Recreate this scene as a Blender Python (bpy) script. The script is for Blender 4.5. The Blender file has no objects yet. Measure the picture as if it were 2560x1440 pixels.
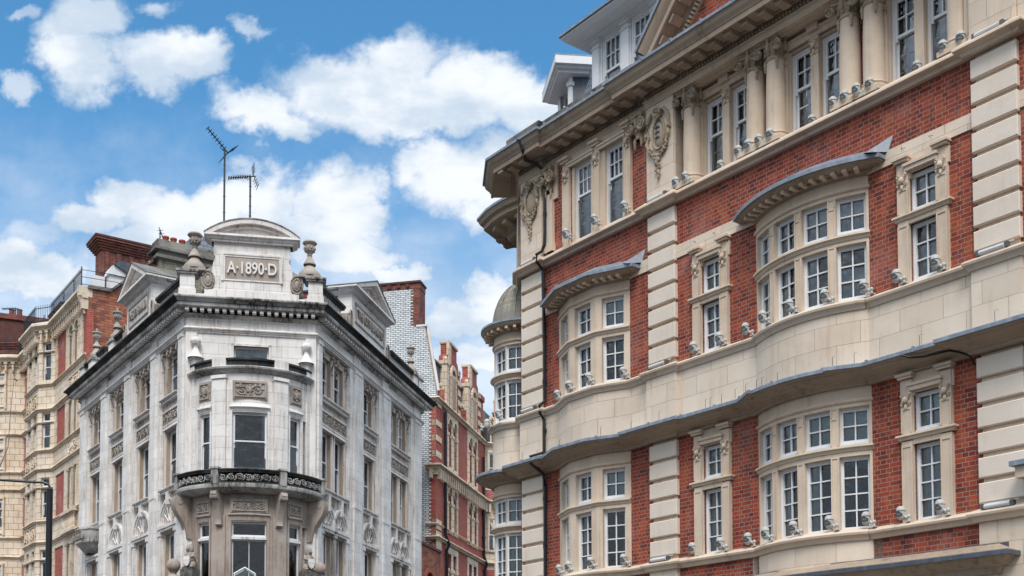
import bpy, bmesh, math, random
import numpy as np
from mathutils import Matrix, Vector, Euler
R = math.radians
rnd = random.Random(7)
SC = bpy.context.scene
COL = SC.collection

# ------------------------------------------------------------------ camera
FPX = 3009.7
pit, rol = R(2.712), R(-0.134)
fw = Vector((0, math.cos(pit), math.sin(pit)))
up0 = Vector((0, -math.sin(pit), math.cos(pit)))
rt0 = Vector((1, 0, 0))
rt = rt0*math.cos(rol) + up0*math.sin(rol)
up = up0*math.cos(rol) - rt0*math.sin(rol)
cd = bpy.data.cameras.new('camera')
cam = bpy.data.objects.new('camera', cd); COL.objects.link(cam)
cam.matrix_world = Matrix(((rt.x, up.x, -fw.x, 0), (rt.y, up.y, -fw.y, 0), (rt.z, up.z, -fw.z, 1.6), (0, 0, 0, 1)))
cd.sensor_width = 36; cd.lens = 36*FPX/2560; cd.shift_y = (1678.8-720)/2560
cd.clip_start = 0.5; cd.clip_end = 5000
SC.camera = cam

# ------------------------------------------------------------------ sky and sun
SUN_EL, SUN_AZ = 52, 183      # degrees; azimuth clockwise from +Y (behind the camera, a little to the left)
SKY_STR, SUN_STR, EXPO = 0.125, 1.75, 0.50
w = bpy.data.worlds.new('World'); SC.world = w; w.use_nodes = True
nt = w.node_tree; N = nt.nodes; LK = nt.links; N.clear()

class G:
    """tiny node helper"""
    def __init__(s, nt): s.nt = nt
    def n(s, t, **k):
        x = s.nt.nodes.new(t)
        for a, b in k.items(): setattr(x, a, b)
        return x
    def put(s, sock, v):
        if isinstance(v, bpy.types.NodeSocket): s.nt.links.new(v, sock)
        elif v is not None: sock.default_value = v
    def m(s, op, a, b=None, c=None, clamp=False):
        x = s.n('ShaderNodeMath', operation=op, use_clamp=clamp)
        s.put(x.inputs[0], a); s.put(x.inputs[1], b)
        if c is not None: s.put(x.inputs[2], c)
        return x.outputs[0]
    def v(s, op, a, b=None):
        x = s.n('ShaderNodeVectorMath', operation=op)
        s.put(x.inputs[0], a)
        if b is not None: s.put(x.inputs[1], b)
        return x.outputs['Value'] if op in ('LENGTH', 'DISTANCE', 'DOT_PRODUCT') else x.outputs[0]
    def noise(s, vec, scale, detail=4, rough=0.5, dist=0.0):
        x = s.n('ShaderNodeTexNoise'); s.put(x.inputs['Vector'], vec)
        x.inputs['Scale'].default_value = scale; x.inputs['Detail'].default_value = detail
        x.inputs['Roughness'].default_value = rough; x.inputs['Distortion'].default_value = dist
        return x
    def ramp(s, f, pts):
        x = s.n('ShaderNodeValToRGB'); s.put(x.inputs[0], f); r = x.color_ramp
        while len(r.elements) < len(pts): r.elements.new(0.5)
        for e, (p, c) in zip(r.elements, pts):
            e.position = p; e.color = (c, c, c, 1) if not isinstance(c, tuple) else (*c, 1)
        return x.outputs[0]
    def mix(s, f, a, b, mode='MIX'):
        x = s.n('ShaderNodeMix', data_type='RGBA', blend_type=mode)
        s.put(x.inputs[0], f)
        for i, c in ((6, a), (7, b)):
            s.put(x.inputs[i], c if isinstance(c, bpy.types.NodeSocket) else (*c, 1) if isinstance(c, tuple) else (c, c, c, 1))
        return x.outputs[2]
    def smooth(s, f, a, b):
        x = s.n('ShaderNodeMapRange', interpolation_type='SMOOTHSTEP')
        s.put(x.inputs[0], f); x.inputs[1].default_value = a; x.inputs[2].default_value = b
        return x.outputs[0]
    def mapping(s, vec, scale=(1, 1, 1), loc=(0, 0, 0)):
        x = s.n('ShaderNodeMapping'); s.put(x.inputs[0], vec)
        x.inputs['Scale'].default_value = scale; x.inputs['Location'].default_value = loc
        return x.outputs[0]

def pxdir(x, y):
    d = fw + rt*((x-1280)/FPX) + up*((1678.8-y)/FPX)
    return d.x/d.y, d.z/d.y

g = G(nt)
sky = g.n('ShaderNodeTexSky', sky_type='NISHITA', sun_disc=False)
sky.sun_elevation = R(SUN_EL); sky.sun_rotation = R(SUN_AZ)
sky.altitude = 0; sky.air_density = 1.0; sky.dust_density = 0.9; sky.ozone_density = 3.0
tc = g.n('ShaderNodeTexCoord'); sep = g.n('ShaderNodeSeparateXYZ'); LK.new(tc.outputs['Generated'], sep.inputs[0])
ay = g.m('ADD', g.m('ABSOLUTE', sep.outputs[1]), 0.02)
cu = g.m('DIVIDE', sep.outputs[0], ay); cv = g.m('DIVIDE', sep.outputs[2], ay)
cmb = g.n('ShaderNodeCombineXYZ'); LK.new(cu, cmb.inputs[0]); LK.new(cv, cmb.inputs[1])
P0 = cmb.outputs[0]
nw = g.noise(P0, 9, 5, 0.6); nw2 = g.noise(P0, 34, 4, 0.6)
wv = g.v('ADD', g.v('MULTIPLY', g.v('SUBTRACT', nw.outputs['Color'], (.5, .5, .5)), (.085, .075, 0)),
         g.v('MULTIPLY', g.v('SUBTRACT', nw2.outputs['Color'], (.5, .5, .5)), (.028, .026, 0)))
Pw = g.v('ADD', P0, wv)
solid = [(250,95,105,65),(400,190,140,66),(235,215,95,80),(505,190,72,52),(640,285,92,62),(690,330,100,45),(850,245,165,85),(1000,200,105,80),
 (960,290,200,75),(1200,265,150,95),(1100,325,190,50),(1330,300,110,95),(1090,430,105,62),(1190,470,150,110),
 (1260,560,110,60),(335,520,85,65),(240,570,130,42),(440,575,130,72),(560,570,70,95),(700,515,95,92),(860,500,105,80),(800,590,200,75),(620,520,90,70),(930,555,60,70),
 (40,690,110,80),(140,730,100,60),(400,650,170,60),(880,660,130,50),(1130,780,80,55),(1215,760,80,60),(1200,900,130,60),(1000,700,60,26)]
faint = [(62,70,38,16),(415,75,48,30),(620,115,48,20),(1240,185,55,26),(75,285,40,22),(130,610,120,60),(350,700,260,120),(850,720,230,110),(1150,880,200,170),(60,800,160,120)]
def field(lst):
    out = None
    for x, y, rx, ry in lst:
        u, v_ = pxdir(x, y)
        d = g.v('LENGTH', g.v('MULTIPLY', g.v('SUBTRACT', Pw, (u, v_, 0)), (FPX/rx, FPX/ry, 0)))
        out = d if out is None else g.m('MINIMUM', out, d)
    return out
fs = field(solid); ff = field(faint)
n3 = g.noise(P0, 14, 6, 0.62)
n3b = g.noise(P0, 42, 5, 0.6)
det = g.m('ADD', g.m('MULTIPLY', g.m('SUBTRACT', n3.outputs[0], 0.5), 1.45), g.m('MULTIPLY', g.m('SUBTRACT', n3b.outputs[0], 0.5), 0.5))
a1 = g.m('SUBTRACT', 1.0, g.smooth(g.m('ADD', fs, det), 0.66, 1.36))
a2 = g.m('MULTIPLY', g.m('SUBTRACT', 1.0, g.smooth(g.m('ADD', ff, g.m('MULTIPLY', det, 1.4)), 0.35, 1.35)), 0.62)
# free clouds for the rest of the sky (other directions)
n4 = g.noise(g.mapping(P0, (1, 1, 1), (3.1, 7.7, 0)), 3.2, 7, 0.6)
far = g.smooth(g.m('ABSOLUTE', cu), 0.47, 0.62)
far = g.m('MAXIMUM', far, g.m('LESS_THAN', sep.outputs[1], 0.0))
a3 = g.m('MULTIPLY', g.smooth(n4.outputs[0], 0.30, 0.52), far)
a3 = g.m('MULTIPLY', a3, g.smooth(sep.outputs[2], 0.0, 0.1))
veil = g.m('MULTIPLY', g.smooth(g.m('ADD', cv, g.m('MULTIPLY', g.m('SUBTRACT', nw.outputs[0], .5), .3)), .54, .22), .80)
alpha = g.m('MAXIMUM', g.m('MAXIMUM', g.m('MAXIMUM', a1, a2), a3), veil, clamp=True)
n5 = g.noise(g.mapping(P0, (1, 1.7, 1), (1.3, 0.2, 0)), 11, 5, 0.55)
core = g.smooth(g.m('ADD', fs, g.m('MULTIPLY', det, .5)), 0.9, 0.15)
shade = g.m('ADD', g.m('MULTIPLY', g.smooth(n5.outputs[0], 0.36, 0.62), 0.85), g.m('MULTIPLY', core, 0.1), clamp=True)
ccol = g.mix(shade, (0.52, 0.63, 0.76), (0.88, 0.91, 0.95))
hsv = g.n('ShaderNodeHueSaturation'); LK.new(sky.outputs[0], hsv.inputs['Color'])
hsv.inputs['Saturation'].default_value = 1.25; hsv.inputs['Hue'].default_value = 0.488; hsv.inputs['Value'].default_value = 1.12
bg1 = g.n('ShaderNodeBackground'); LK.new(hsv.outputs[0], bg1.inputs[0]); bg1.inputs[1].default_value = SKY_STR
bg2 = g.n('ShaderNodeBackground'); LK.new(ccol, bg2.inputs[0]); hi_ = g.m('MULTIPLY', g.smooth(sep.outputs[2], 0.15, 0.75), 1.25)      # unseen clouds boosted overhead and dimmed low, to strengthen light from above
LK.new(g.m('MULTIPLY', 0.80, g.m('ADD', g.m('SUBTRACT', 1.0, g.m('MULTIPLY', far, .42)), g.m('MULTIPLY', far, hi_))), bg2.inputs[1])
mx = g.n('ShaderNodeMixShader'); LK.new(alpha, mx.inputs[0]); LK.new(bg1.outputs[0], mx.inputs[1]); LK.new(bg2.outputs[0], mx.inputs[2])
wo = g.n('ShaderNodeOutputWorld'); LK.new(mx.outputs[0], wo.inputs[0])
w.cycles.sampling_method = 'MANUAL'; w.cycles.sample_map_resolution = 512

sd = bpy.data.lights.new('sun', 'SUN'); sd.energy = SUN_STR; sd.angle = R(22); sd.color = (1, .95, .88)
so = bpy.data.objects.new('sun', sd); COL.objects.link(so)
sv = Vector((math.sin(R(SUN_AZ))*math.cos(R(SUN_EL)), math.cos(R(SUN_AZ))*math.cos(R(SUN_EL)), math.sin(R(SUN_EL))))
so.rotation_euler = sv.to_track_quat('Z', 'Y').to_euler(); so.location = (0, -20, 60)
SC.view_settings.view_transform = 'Standard'; SC.view_settings.look = 'None'
SC.view_settings.exposure = EXPO; SC.view_settings.gamma = 1.0
SC.view_settings.use_curve_mapping = False
SC.cycles.max_bounces = 7; SC.cycles.diffuse_bounces = 3; SC.cycles.glossy_bounces = 3; SC.cycles.transparent_max_bounces = 8
SC.cycles.caustics_reflective = False; SC.cycles.caustics_refractive = False; SC.cycles.use_denoising = True

# ------------------------------------------------------------------ materials
def newmat(name):
    m = bpy.data.materials.new(name); m.use_nodes = True
    t = m.node_tree; t.nodes.clear(); gg = G(t)
    b = gg.n('ShaderNodeBsdfPrincipled'); o = gg.n('ShaderNodeOutputMaterial')
    t.links.new(b.outputs[0], o.inputs[0])
    return m, gg, b
def bump(gg, b, h, dist=0.01, strength=1.0):
    x = gg.n('ShaderNodeBump'); x.inputs['Distance'].default_value = dist; x.inputs['Strength'].default_value = strength
    gg.put(x.inputs['Height'], h); gg.put(b.inputs['Normal'], x.outputs[0])
def stone(name, c1, c2, soot, amt=0.35, joint=None, rough=0.85, streak=True, jw=0.010, jc=(.2, .16, .12), lo=.48, hi=.68, seed=0., patch=0.):
    """weathered stone: patches of two tints, rain streaks and dirt; optional block joints from UV metres"""
    m, gg, b = newmat(name)
    tc = gg.n('ShaderNodeTexCoord'); ob = gg.mapping(tc.outputs['Object'], (1, 1, 1), (seed, seed*.7, seed*1.3))
    big = gg.noise(ob, 0.9, 5, 0.6); mid = gg.noise(ob, 5.5, 5, 0.6); fine = gg.noise(ob, 45, 3, 0.6)
    col = gg.mix(gg.ramp(big.outputs[0], [(.35, 0.), (.65, 1.)]), c1, c2)
    hgt = gg.m('MULTIPLY', fine.outputs[0], .35)
    if joint:
        bt = gg.n('ShaderNodeTexBrick'); uv = gg.n('ShaderNodeUVMap')
        gg.put(bt.inputs['Vector'], uv.outputs[0])
        bt.inputs['Scale'].default_value = 1; bt.inputs['Mortar Size'].default_value = jw/2*1.4; bt.inputs['Mortar Smooth'].default_value = .2
        bt.inputs['Brick Width'].default_value = joint[0]; bt.inputs['Row Height'].default_value = joint[1]
        bt.inputs['Color1'].default_value = (.90, .88, .86, 1); bt.inputs['Color2'].default_value = (1.06, 1.05, 1.03, 1); bt.inputs['Mortar'].default_value = (*jc, 1)
        col = gg.mix(.8, col, bt.outputs[0], 'MULTIPLY')
        hgt = gg.m('ADD', hgt, gg.m('MULTIPLY', bt.outputs['Fac'], -1.2))
    st = gg.noise(gg.mapping(ob, (5.5, 5.5, .45)), 1.6, 5, .65)
    dirt = gg.m('MULTIPLY', gg.smooth(st.outputs[0] if streak else mid.outputs[0], lo, hi), gg.smooth(big.outputs[0], .35, .7))
    dirt = gg.m('MULTIPLY', gg.m('ADD', dirt, gg.m('MULTIPLY', gg.smooth(mid.outputs[0], .55, .75), .5)), amt, clamp=True)
    col = gg.mix(dirt, col, soot)
    if patch:
        pn = gg.noise(gg.mapping(ob, (1, 1, .8), (9.1, 4.2, 1.7)), 1.3, 6, .7)
        col = gg.mix(gg.m('MULTIPLY', gg.smooth(pn.outputs[0], .54, .68), patch), col, (soot[0]*.5, soot[1]*.5, soot[2]*.5))
    col = gg.mix(gg.m('MULTIPLY', gg.m('SUBTRACT', mid.outputs[0], .5), .5), col, (1.0, .98, .95), 'OVERLAY')
    gg.put(b.inputs['Base Color'], col); b.inputs['Roughness'].default_value = rough; b.inputs['Specular IOR Level'].default_value = .25
    hgt = gg.m('ADD', hgt, gg.m('MULTIPLY', mid.outputs[0], .8))
    bump(gg, b, hgt, .006)
    return m
def brick(name, c1, c2, c3, mortar, bw=.225, rh=.075, ms=.0075, squash=.5, pale=.25, sootc=(.05, .03, .03), soot=.2):
    m, gg, b = newmat(name)
    uv = gg.n('ShaderNodeUVMap'); tc = gg.n('ShaderNodeTexCoord'); ob = tc.outputs['Object']
    def bt(ca, cb, cm, bias=0.):
        x = gg.n('ShaderNodeTexBrick'); gg.put(x.inputs['Vector'], uv.outputs[0])
        x.squash = squash; x.squash_frequency = 2; x.offset = .5
        x.inputs['Scale'].default_value = 1; x.inputs['Mortar Size'].default_value = ms; x.inputs['Mortar Smooth'].default_value = .15
        x.inputs['Brick Width'].default_value = bw; x.inputs['Row Height'].default_value = rh; x.inputs['Bias'].default_value = bias
        x.inputs['Color1'].default_value = (*ca, 1); x.inputs['Color2'].default_value = (*cb, 1); x.inputs['Mortar'].default_value = (*cm, 1)
        return x
    k = bt(c1, c2, mortar)
    big = gg.noise(ob, .8, 4, .6); mid = gg.noise(ob, 3.1, 5, .6); fine = gg.noise(ob, 30, 3, .6)
    col = gg.mix(gg.m('MULTIPLY', gg.smooth(mid.outputs[0], .42, .72), .7), k.outputs[0], gg.mix(k.outputs['Fac'], c3, mortar))
    pl = gg.m('MULTIPLY', gg.smooth(big.outputs[0], .52, .72), pale)
    col = gg.mix(pl, col, (.55, .36, .33))
    st = gg.noise(gg.mapping(ob, (3.5, 3.5, .5)), 1.4, 4, .6)
    col = gg.mix(gg.m('MULTIPLY', gg.smooth(st.outputs[0], .52, .7), soot), col, sootc)
    col = gg.mix(gg.m('MULTIPLY', gg.m('SUBTRACT', fine.outputs[0], .5), .6), col, (1., 1., 1.), 'OVERLAY')
    gg.put(b.inputs['Base Color'], col); b.inputs['Roughness'].default_value = .9
    bump(gg, b, gg.m('ADD', gg.m('MULTIPLY', k.outputs['Fac'], -1), gg.m('MULTIPLY', fine.outputs[0], .3)), .006)
    return m
def plain(name, c, rough=.6, var=.15, dirt=None, amt=.0, scale=6., metal=0., spec=.5, bmp=.002):
    m, gg, b = newmat(name)
    tc = gg.n('ShaderNodeTexCoord'); ob = tc.outputs['Object']
    n1 = gg.noise(ob, scale, 5, .6)
    col = gg.mix(gg.m('MULTIPLY', gg.smooth(n1.outputs[0], .3, .7), var), c, tuple(x*.45 for x in c))
    if dirt:
        st = gg.noise(gg.mapping(ob, (6, 6, 1.2)), 1.5, 5, .65)
        col = gg.mix(gg.m('MULTIPLY', gg.smooth(st.outputs[0], .46, .66), amt), col, dirt)
    gg.put(b.inputs['Base Color'], col); b.inputs['Roughness'].default_value = rough; b.inputs['Metallic'].default_value = metal
    b.inputs['Specular IOR Level'].default_value = spec
    bump(gg, b, n1.outputs[0], bmp)
    return m

M = {}
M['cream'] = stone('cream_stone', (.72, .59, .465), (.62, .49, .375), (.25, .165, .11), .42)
M['creamj'] = stone('cream_ashlar', (.78, .67, .555), (.70, .58, .465), (.38, .26, .17), .30, joint=(.78, .36), jw=.0045, jc=(.45, .40, .34))
M['blk'] = stone('quoin_stone', (.80, .70, .60), (.74, .635, .525), (.44, .32, .22), .22)
M['carve'] = stone('carved_stone', (.46, .37, .27), (.36, .28, .20), (.10, .07, .045), .55, streak=False)
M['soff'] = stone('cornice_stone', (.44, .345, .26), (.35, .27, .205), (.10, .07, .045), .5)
M['brick'] = brick('red_brick', (.37, .055, .024), (.13, .018, .016), (.45, .105, .038), (.34, .255, .20), ms=.0060, pale=.20, soot=.42)
M['white'] = plain('white_paint', (.80, .81, .82), .45, .08, (.45, .43, .40), .12)
M['lead'] = plain('lead_sheet', (.235, .28, .345), .5, .45, (.45, .49, .54), .35, scale=9, metal=0.0, spec=.6)
M['leaddark'] = plain('dark_lead', (.075, .09, .115), .5, .4, (.2, .22, .25), .3, scale=9)
M['pipe'] = plain('black_pipe', (.012, .014, .018), .35, .2)
M['mossy'] = stone('mossy_stone', (.24, .225, .20), (.13, .125, .115), (.035, .04, .025), .9, streak=False, lo=.40, hi=.6, patch=.5)
M['dome'] = stone('dome_stone', (.30, .285, .25), (.22, .205, .175), (.055, .06, .04), .6, joint=(.55, .42), jc=(1.4, 1.4, 1.2), jw=.03)
M['slate'] = brick('roof_slate', (.30, .34, .38), (.21, .25, .29), (.33, .36, .39), (.035, .04, .05), bw=.42, rh=.26, ms=.010, squash=1., pale=0., soot=.1)
M['slateg'] = brick('green_slate', (.20, .25, .20), (.12, .16, .14), (.28, .31, .25), (.03, .04, .04), bw=.5, rh=.35, ms=.012, squash=1., pale=0., soot=.2)
M['bank'] = stone('bank_stone', (.86, .84, .82), (.78, .745, .71), (.22, .165, .14), .55, joint=(1.15, .42), jw=.005, jc=(.42, .38, .35), lo=.44, hi=.66, seed=3.)
M['bankp'] = stone('bank_plain', (.84, .81, .78), (.74, .69, .65), (.18, .13, .11), .62, lo=.44, hi=.66, seed=5.)
M['bankw'] = stone('bank_recess_wall', (.68, .61, .55), (.54, .46, .40), (.13, .09, .07), .75, lo=.40, hi=.64, seed=7.)  # darker, browner stone for the recessed side walls
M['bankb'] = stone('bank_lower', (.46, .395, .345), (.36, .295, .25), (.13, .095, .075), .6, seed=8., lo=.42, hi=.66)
M['ochre'] = stone('ochre_stone', (.50, .38, .27), (.40, .30, .22), (.16, .11, .08), .35, seed=2.)
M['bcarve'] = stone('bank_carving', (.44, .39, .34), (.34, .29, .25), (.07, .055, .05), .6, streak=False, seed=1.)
M['letter'] = plain('pale_lettering', (.82, .80, .77), .8, .1)
M['soot'] = stone('sooty_stone_and_shade', (.075, .075, .072), (.028, .028, .028), (.006, .006, .006), .9, streak=True, seed=4., lo=.35, hi=.6, patch=.5)
M['sootm'] = stone('half_sooty_stone', (.62, .60, .57), (.30, .285, .265), (.025, .025, .023), .95, seed=6., lo=.40, hi=.60)
M['terra'] = stone('cream_terracotta', (.84, .74, .62), (.74, .61, .46), (.40, .25, .15), .40, joint=(.55, .36), jw=.020, jc=(.36, .24, .15), seed=2.)
M['terrap'] = stone('cream_terracotta_carved', (.80, .69, .56), (.62, .49, .36), (.18, .12, .08), .55, streak=False, seed=3.)
M['brick2'] = brick('crimson_brick', (.44, .075, .05), (.26, .035, .03), (.46, .12, .07), (.46, .27, .22), bw=.30, rh=.10, ms=.009, pale=.35, soot=.15)
M['brick3'] = brick('weathered_brick', (.46, .14, .065), (.17, .04, .03), (.52, .20, .09), (.10, .08, .07), bw=.40, rh=.13, ms=.014, squash=1., pale=.1, soot=.4)
M['brick4'] = brick('stack_brick', (.28, .085, .06), (.13, .04, .035), (.30, .12, .08), (.09, .06, .05), bw=.36, rh=.12, ms=.013, squash=1., pale=.12, soot=.4)
M['brick5'] = brick('dark_brick', (.13, .045, .035), (.09, .032, .028), (.17, .07, .05), (.08, .05, .045), pale=.0, soot=.4)
M['glazed'] = brick('glazed_white_brick', (.80, .83, .84), (.60, .64, .66), (.86, .88, .88), (.045, .05, .055), bw=.27, rh=.10, ms=.013, squash=1., pale=0., soot=.12)
M['yellow'] = brick('stock_brick', (.30, .275, .20), (.17, .16, .13), (.40, .34, .20), (.12, .115, .10), bw=.30, rh=.13, ms=.012, squash=1., pale=0., soot=.4)
M['pot'] = plain('clay_pot', (.42, .10, .045), .8, .3, (.05, .03, .02), .4)
M['metal'] = plain('galvanised_metal', (.06, .06, .065), .45, .3, metal=.3)
M['black'] = plain('black_paint', (.008, .009, .011), .35, .1)
M['lampw'] = plain('floodlight_casing', (.60, .60, .58), .5, .2, (.2, .19, .18), .3)
M['lens'] = plain('floodlight_visor', (.10, .11, .11), .25, .3, scale=60)
M['tube'] = plain('linear_light_casing', (.66, .68, .70), .3, .1, spec=.7)
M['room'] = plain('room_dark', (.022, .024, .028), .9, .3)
M['net'] = plain('net_curtain', (.66, .72, .76), .9, .25, scale=14)
M['sheer'] = plain('dusty_sheer', (.10, .12, .135), .9, .5, scale=10)
M['drape'] = plain('pale_curtain', (.84, .86, .88), .9, .2, scale=14)
M['blind'] = plain('grey_green_blind', (.56, .66, .66), .8, .08)
M['blindw_glare'] = plain('white_blind_and_sky_reflection', (.80, .82, .85), .8, .08)
M['road'] = plain('asphalt', (.045, .045, .047), .9, .3)
M['pave'] = stone('paving', (.30, .29, .27), (.24, .23, .21), (.1, .1, .1), .3, joint=(.6, .6))
def glassmat():
    m = bpy.data.materials.new('window_glass'); m.use_nodes = True
    t = m.node_tree; t.nodes.clear(); gg = G(t)
    tr = gg.n('ShaderNodeBsdfTransparent'); tr.inputs[0].default_value = (.86, .91, .92, 1)
    gl = gg.n('ShaderNodeBsdfGlossy'); gl.inputs['Roughness'].default_value = .03; gl.inputs['Color'].default_value = (.95, .97, 1, 1)
    fr = gg.n('ShaderNodeFresnel'); fr.inputs[0].default_value = 1.9
    tc = gg.n('ShaderNodeTexCoord'); nn = gg.noise(tc.outputs['Object'], 3.2, 3, .5)
    bp = gg.n('ShaderNodeBump'); bp.inputs['Distance'].default_value = .035; gg.put(bp.inputs['Height'], nn.outputs[0])
    gg.put(gl.inputs['Normal'], bp.outputs[0])
    mx = gg.n('ShaderNodeMixShader'); gg.put(mx.inputs[0], fr.outputs[0]); gg.put(mx.inputs[1], tr.outputs[0]); gg.put(mx.inputs[2], gl.outputs[0])
    o = gg.n('ShaderNodeOutputMaterial'); gg.put(o.inputs[0], mx.outputs[0])
    return m
M['glass'] = glassmat()

# ------------------------------------------------------------------ mesh helpers
def V2n(a, b):
    dx, dy = b[0]-a[0], b[1]-a[1]; l = math.hypot(dx, dy) or 1
    return (dy/l, -dx/l)
_cnt = {}
WHOLE = {'glazed_wall', 'lettering', 'cartouche', 'capital', 'pilaster_capital', 'lion', 'shield', 'urn', 'window', 'glass', 'interior', 'curtain', 'element', 'reflector', 'boom', 'mast', 'frame', 'visor', 'casing', 'stack_edge', 'wall'}
PATTERN = {'dentil_row', 'bracket_row', 'bird_wire', 'roof_railing', 'balcony_grille', 'relief_panel', 'tympanum', 'cartouche_emblem', 'rainwater_pipe', 'gable_dressing', 'stack_coping', 'bow_front', 'cable', 'chimney_cap', 'bracket_row', 'dormer', 'balustrade_rail', 'parapet'}
class MB:
    def __init__(s): s.v = []; s.f = []; s.uv = []; s.g = []
    def add(s, vs, fs, uvs=None):
        o = len(s.v); s.g.append((o, len(s.f))); s.v += [tuple(p) for p in vs]
        for i, f in enumerate(fs):
            s.f.append(tuple(k+o for k in f)); s.uv.append(uvs[i] if uvs else None)
        return s
    def box(s, x0, x1, y0, y1, z0, z1):
        vs = [(x0,y0,z0),(x1,y0,z0),(x1,y1,z0),(x0,y1,z0),(x0,y0,z1),(x1,y0,z1),(x1,y1,z1),(x0,y1,z1)]
        return s.add(vs, [(3,2,1,0),(4,5,6,7),(0,1,5,4),(1,2,6,5),(2,3,7,6),(3,0,4,7)])
    def cbox(s, x0, x1, y0, y1, z0, z1, c=.012):
        """box with chamfered front edges (front = -y)"""
        vs = [(x0,y1,z0),(x1,y1,z0),(x1,y1,z1),(x0,y1,z1),(x0,y0+c,z0),(x1,y0+c,z0),(x1,y0+c,z1),(x0,y0+c,z1),
              (x0+c,y0,z0+c),(x1-c,y0,z0+c),(x1-c,y0,z1-c),(x0+c,y0,z1-c)]
        return s.add(vs, [(3,2,1,0),(0,1,5,4),(1,2,6,5),(2,3,7,6),(3,0,4,7),(4,5,9,8),(5,6,10,9),(6,7,11,10),(7,4,8,11),(8,9,10,11)])
    def obox(s, c, ax, ay, hx, hy, z0, z1):
        """box centred at c(x,y) with horizontal axes ax, ay (unit), half sizes hx, hy"""
        P = [(c[0]+i*hx*ax[0]+j*hy*ay[0], c[1]+i*hx*ax[1]+j*hy*ay[1]) for i, j in ((-1,-1),(1,-1),(1,1),(-1,1))]
        return s.add([(*p, z0) for p in P]+[(*p, z1) for p in P], [(3,2,1,0),(4,5,6,7),(0,1,5,4),(1,2,6,5),(2,3,7,6),(3,0,4,7)])
    def prism(s, pts, y0, y1):
        """polygon in x,z (counter-clockwise seen from -y) extruded from y0 (front) to y1"""
        n = len(pts)
        return s.add([(x,y0,z) for x,z in pts]+[(x,y1,z) for x,z in pts],
                     [tuple(range(n)), tuple(range(2*n-1, n-1, -1))]+[(i, i+n, (i+1)%n+n, (i+1)%n) for i in range(n)])
    def hprism(s, pts, z0, z1):
        n = len(pts)
        return s.add([(x,y,z0) for x,y in pts]+[(x,y,z1) for x,y in pts],
                     [tuple(range(n-1,-1,-1)), tuple(range(n, 2*n))]+[(i, (i+1)%n, (i+1)%n+n, i+n) for i in range(n)])
    def sweep(s, path, prof, caps=True, over=None, closed=True, ring=False):
        """profile [(out,z)] swept along plan path [(x,y)]; outward = right hand of travel; mitred"""
        n = len(path); m = len(prof); vs = []; L = 0; us = []
        for i, p in enumerate(path):
            if ring: a = path[i-1]; b = path[(i+1) % n]
            else: a = path[i-1] if i else None; b = path[i+1] if i < n-1 else None
            n1 = V2n(a, p) if a else None; n2 = V2n(p, b) if b else None
            if n1 is None: mv = n2
            elif n2 is None: mv = n1
            else:
                d = 1+n1[0]*n2[0]+n1[1]*n2[1]; d = max(d, .3); mv = ((n1[0]+n2[0])/d, (n1[1]+n2[1])/d)
            if over and i in over: mv = over[i]
            if i: L += math.hypot(p[0]-path[i-1][0], p[1]-path[i-1][1])
            us.append(L)
            vs += [(p[0]+mv[0]*o, p[1]+mv[1]*o, z) for o, z in prof]
        # profile lengths
        pl = [0]
        for j in range(1, m): pl.append(pl[-1]+math.hypot(prof[j][0]-prof[j-1][0], prof[j][1]-prof[j-1][1]))
        fs, uv = [], []
        cnt = n if ring else n-1
        for i in range(cnt):
            i2 = (i+1) % n; u0, u1 = us[i], us[i2] if i2 else us[i]+.5
            for j in range(m if closed else m-1):
                j2 = (j+1) % m
                fs.append((i*m+j, i*m+j2, i2*m+j2, i2*m+j))
                za, zb = prof[j][1], prof[j2][1]
                if abs(za-zb) < 1e-4: za, zb = prof[j][0], prof[j2][0]
                uv.append([(u0, za), (u0, zb), (u1, zb), (u1, za)])
        if caps and not ring and closed:
            fs.append(tuple(range(m-1, -1, -1))); uv.append(None)
            fs.append(tuple((n-1)*m+j for j in range(m))); uv.append(None)
        return s.add(vs, fs, uv)
    def lathe(s, prof, cx=0, cy=0, seg=16, a0=0., a1=360., cz=0., sx=1.):
        full = abs(a1-a0) >= 359.9; k = seg if full else seg+1
        vs = []
        for i in range(k):
            a = R(a0+(a1-a0)*i/seg)
            for r_, z in prof: vs.append((cx+r_*math.cos(a)*sx, cy+r_*math.sin(a), z+cz))
        m = len(prof); fs = []
        for i in range(seg):
            i2 = (i+1) % k
            for j in range(m-1): fs.append((i*m+j, i2*m+j, i2*m+j+1, i*m+j+1))
        return s.add(vs, fs)
    def tube(s, pts, r, n=6, r2=None):
        pts = [Vector(p) for p in pts]; vs = []; m = len(pts)
        for i, p in enumerate(pts):
            t = (pts[min(i+1, m-1)]-pts[max(i-1, 0)]).normalized()
            a = t.orthogonal().normalized() if abs(t.z) > .95 else t.cross(Vector((0,0,1))).normalized()
            b = t.cross(a)
            rr = r if r2 is None else r+(r2-r)*i/(m-1)
            for k in range(n):
                an = 2*math.pi*k/n; vs.append(p+a*math.cos(an)*rr+b*math.sin(an)*rr)
        fs = [(i*n+k, i*n+(k+1)%n, (i+1)*n+(k+1)%n, (i+1)*n+k) for i in range(m-1) for k in range(n)]
        fs += [tuple(range(n-1,-1,-1)), tuple((m-1)*n+k for k in range(n))]
        return s.add(vs, fs)
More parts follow.
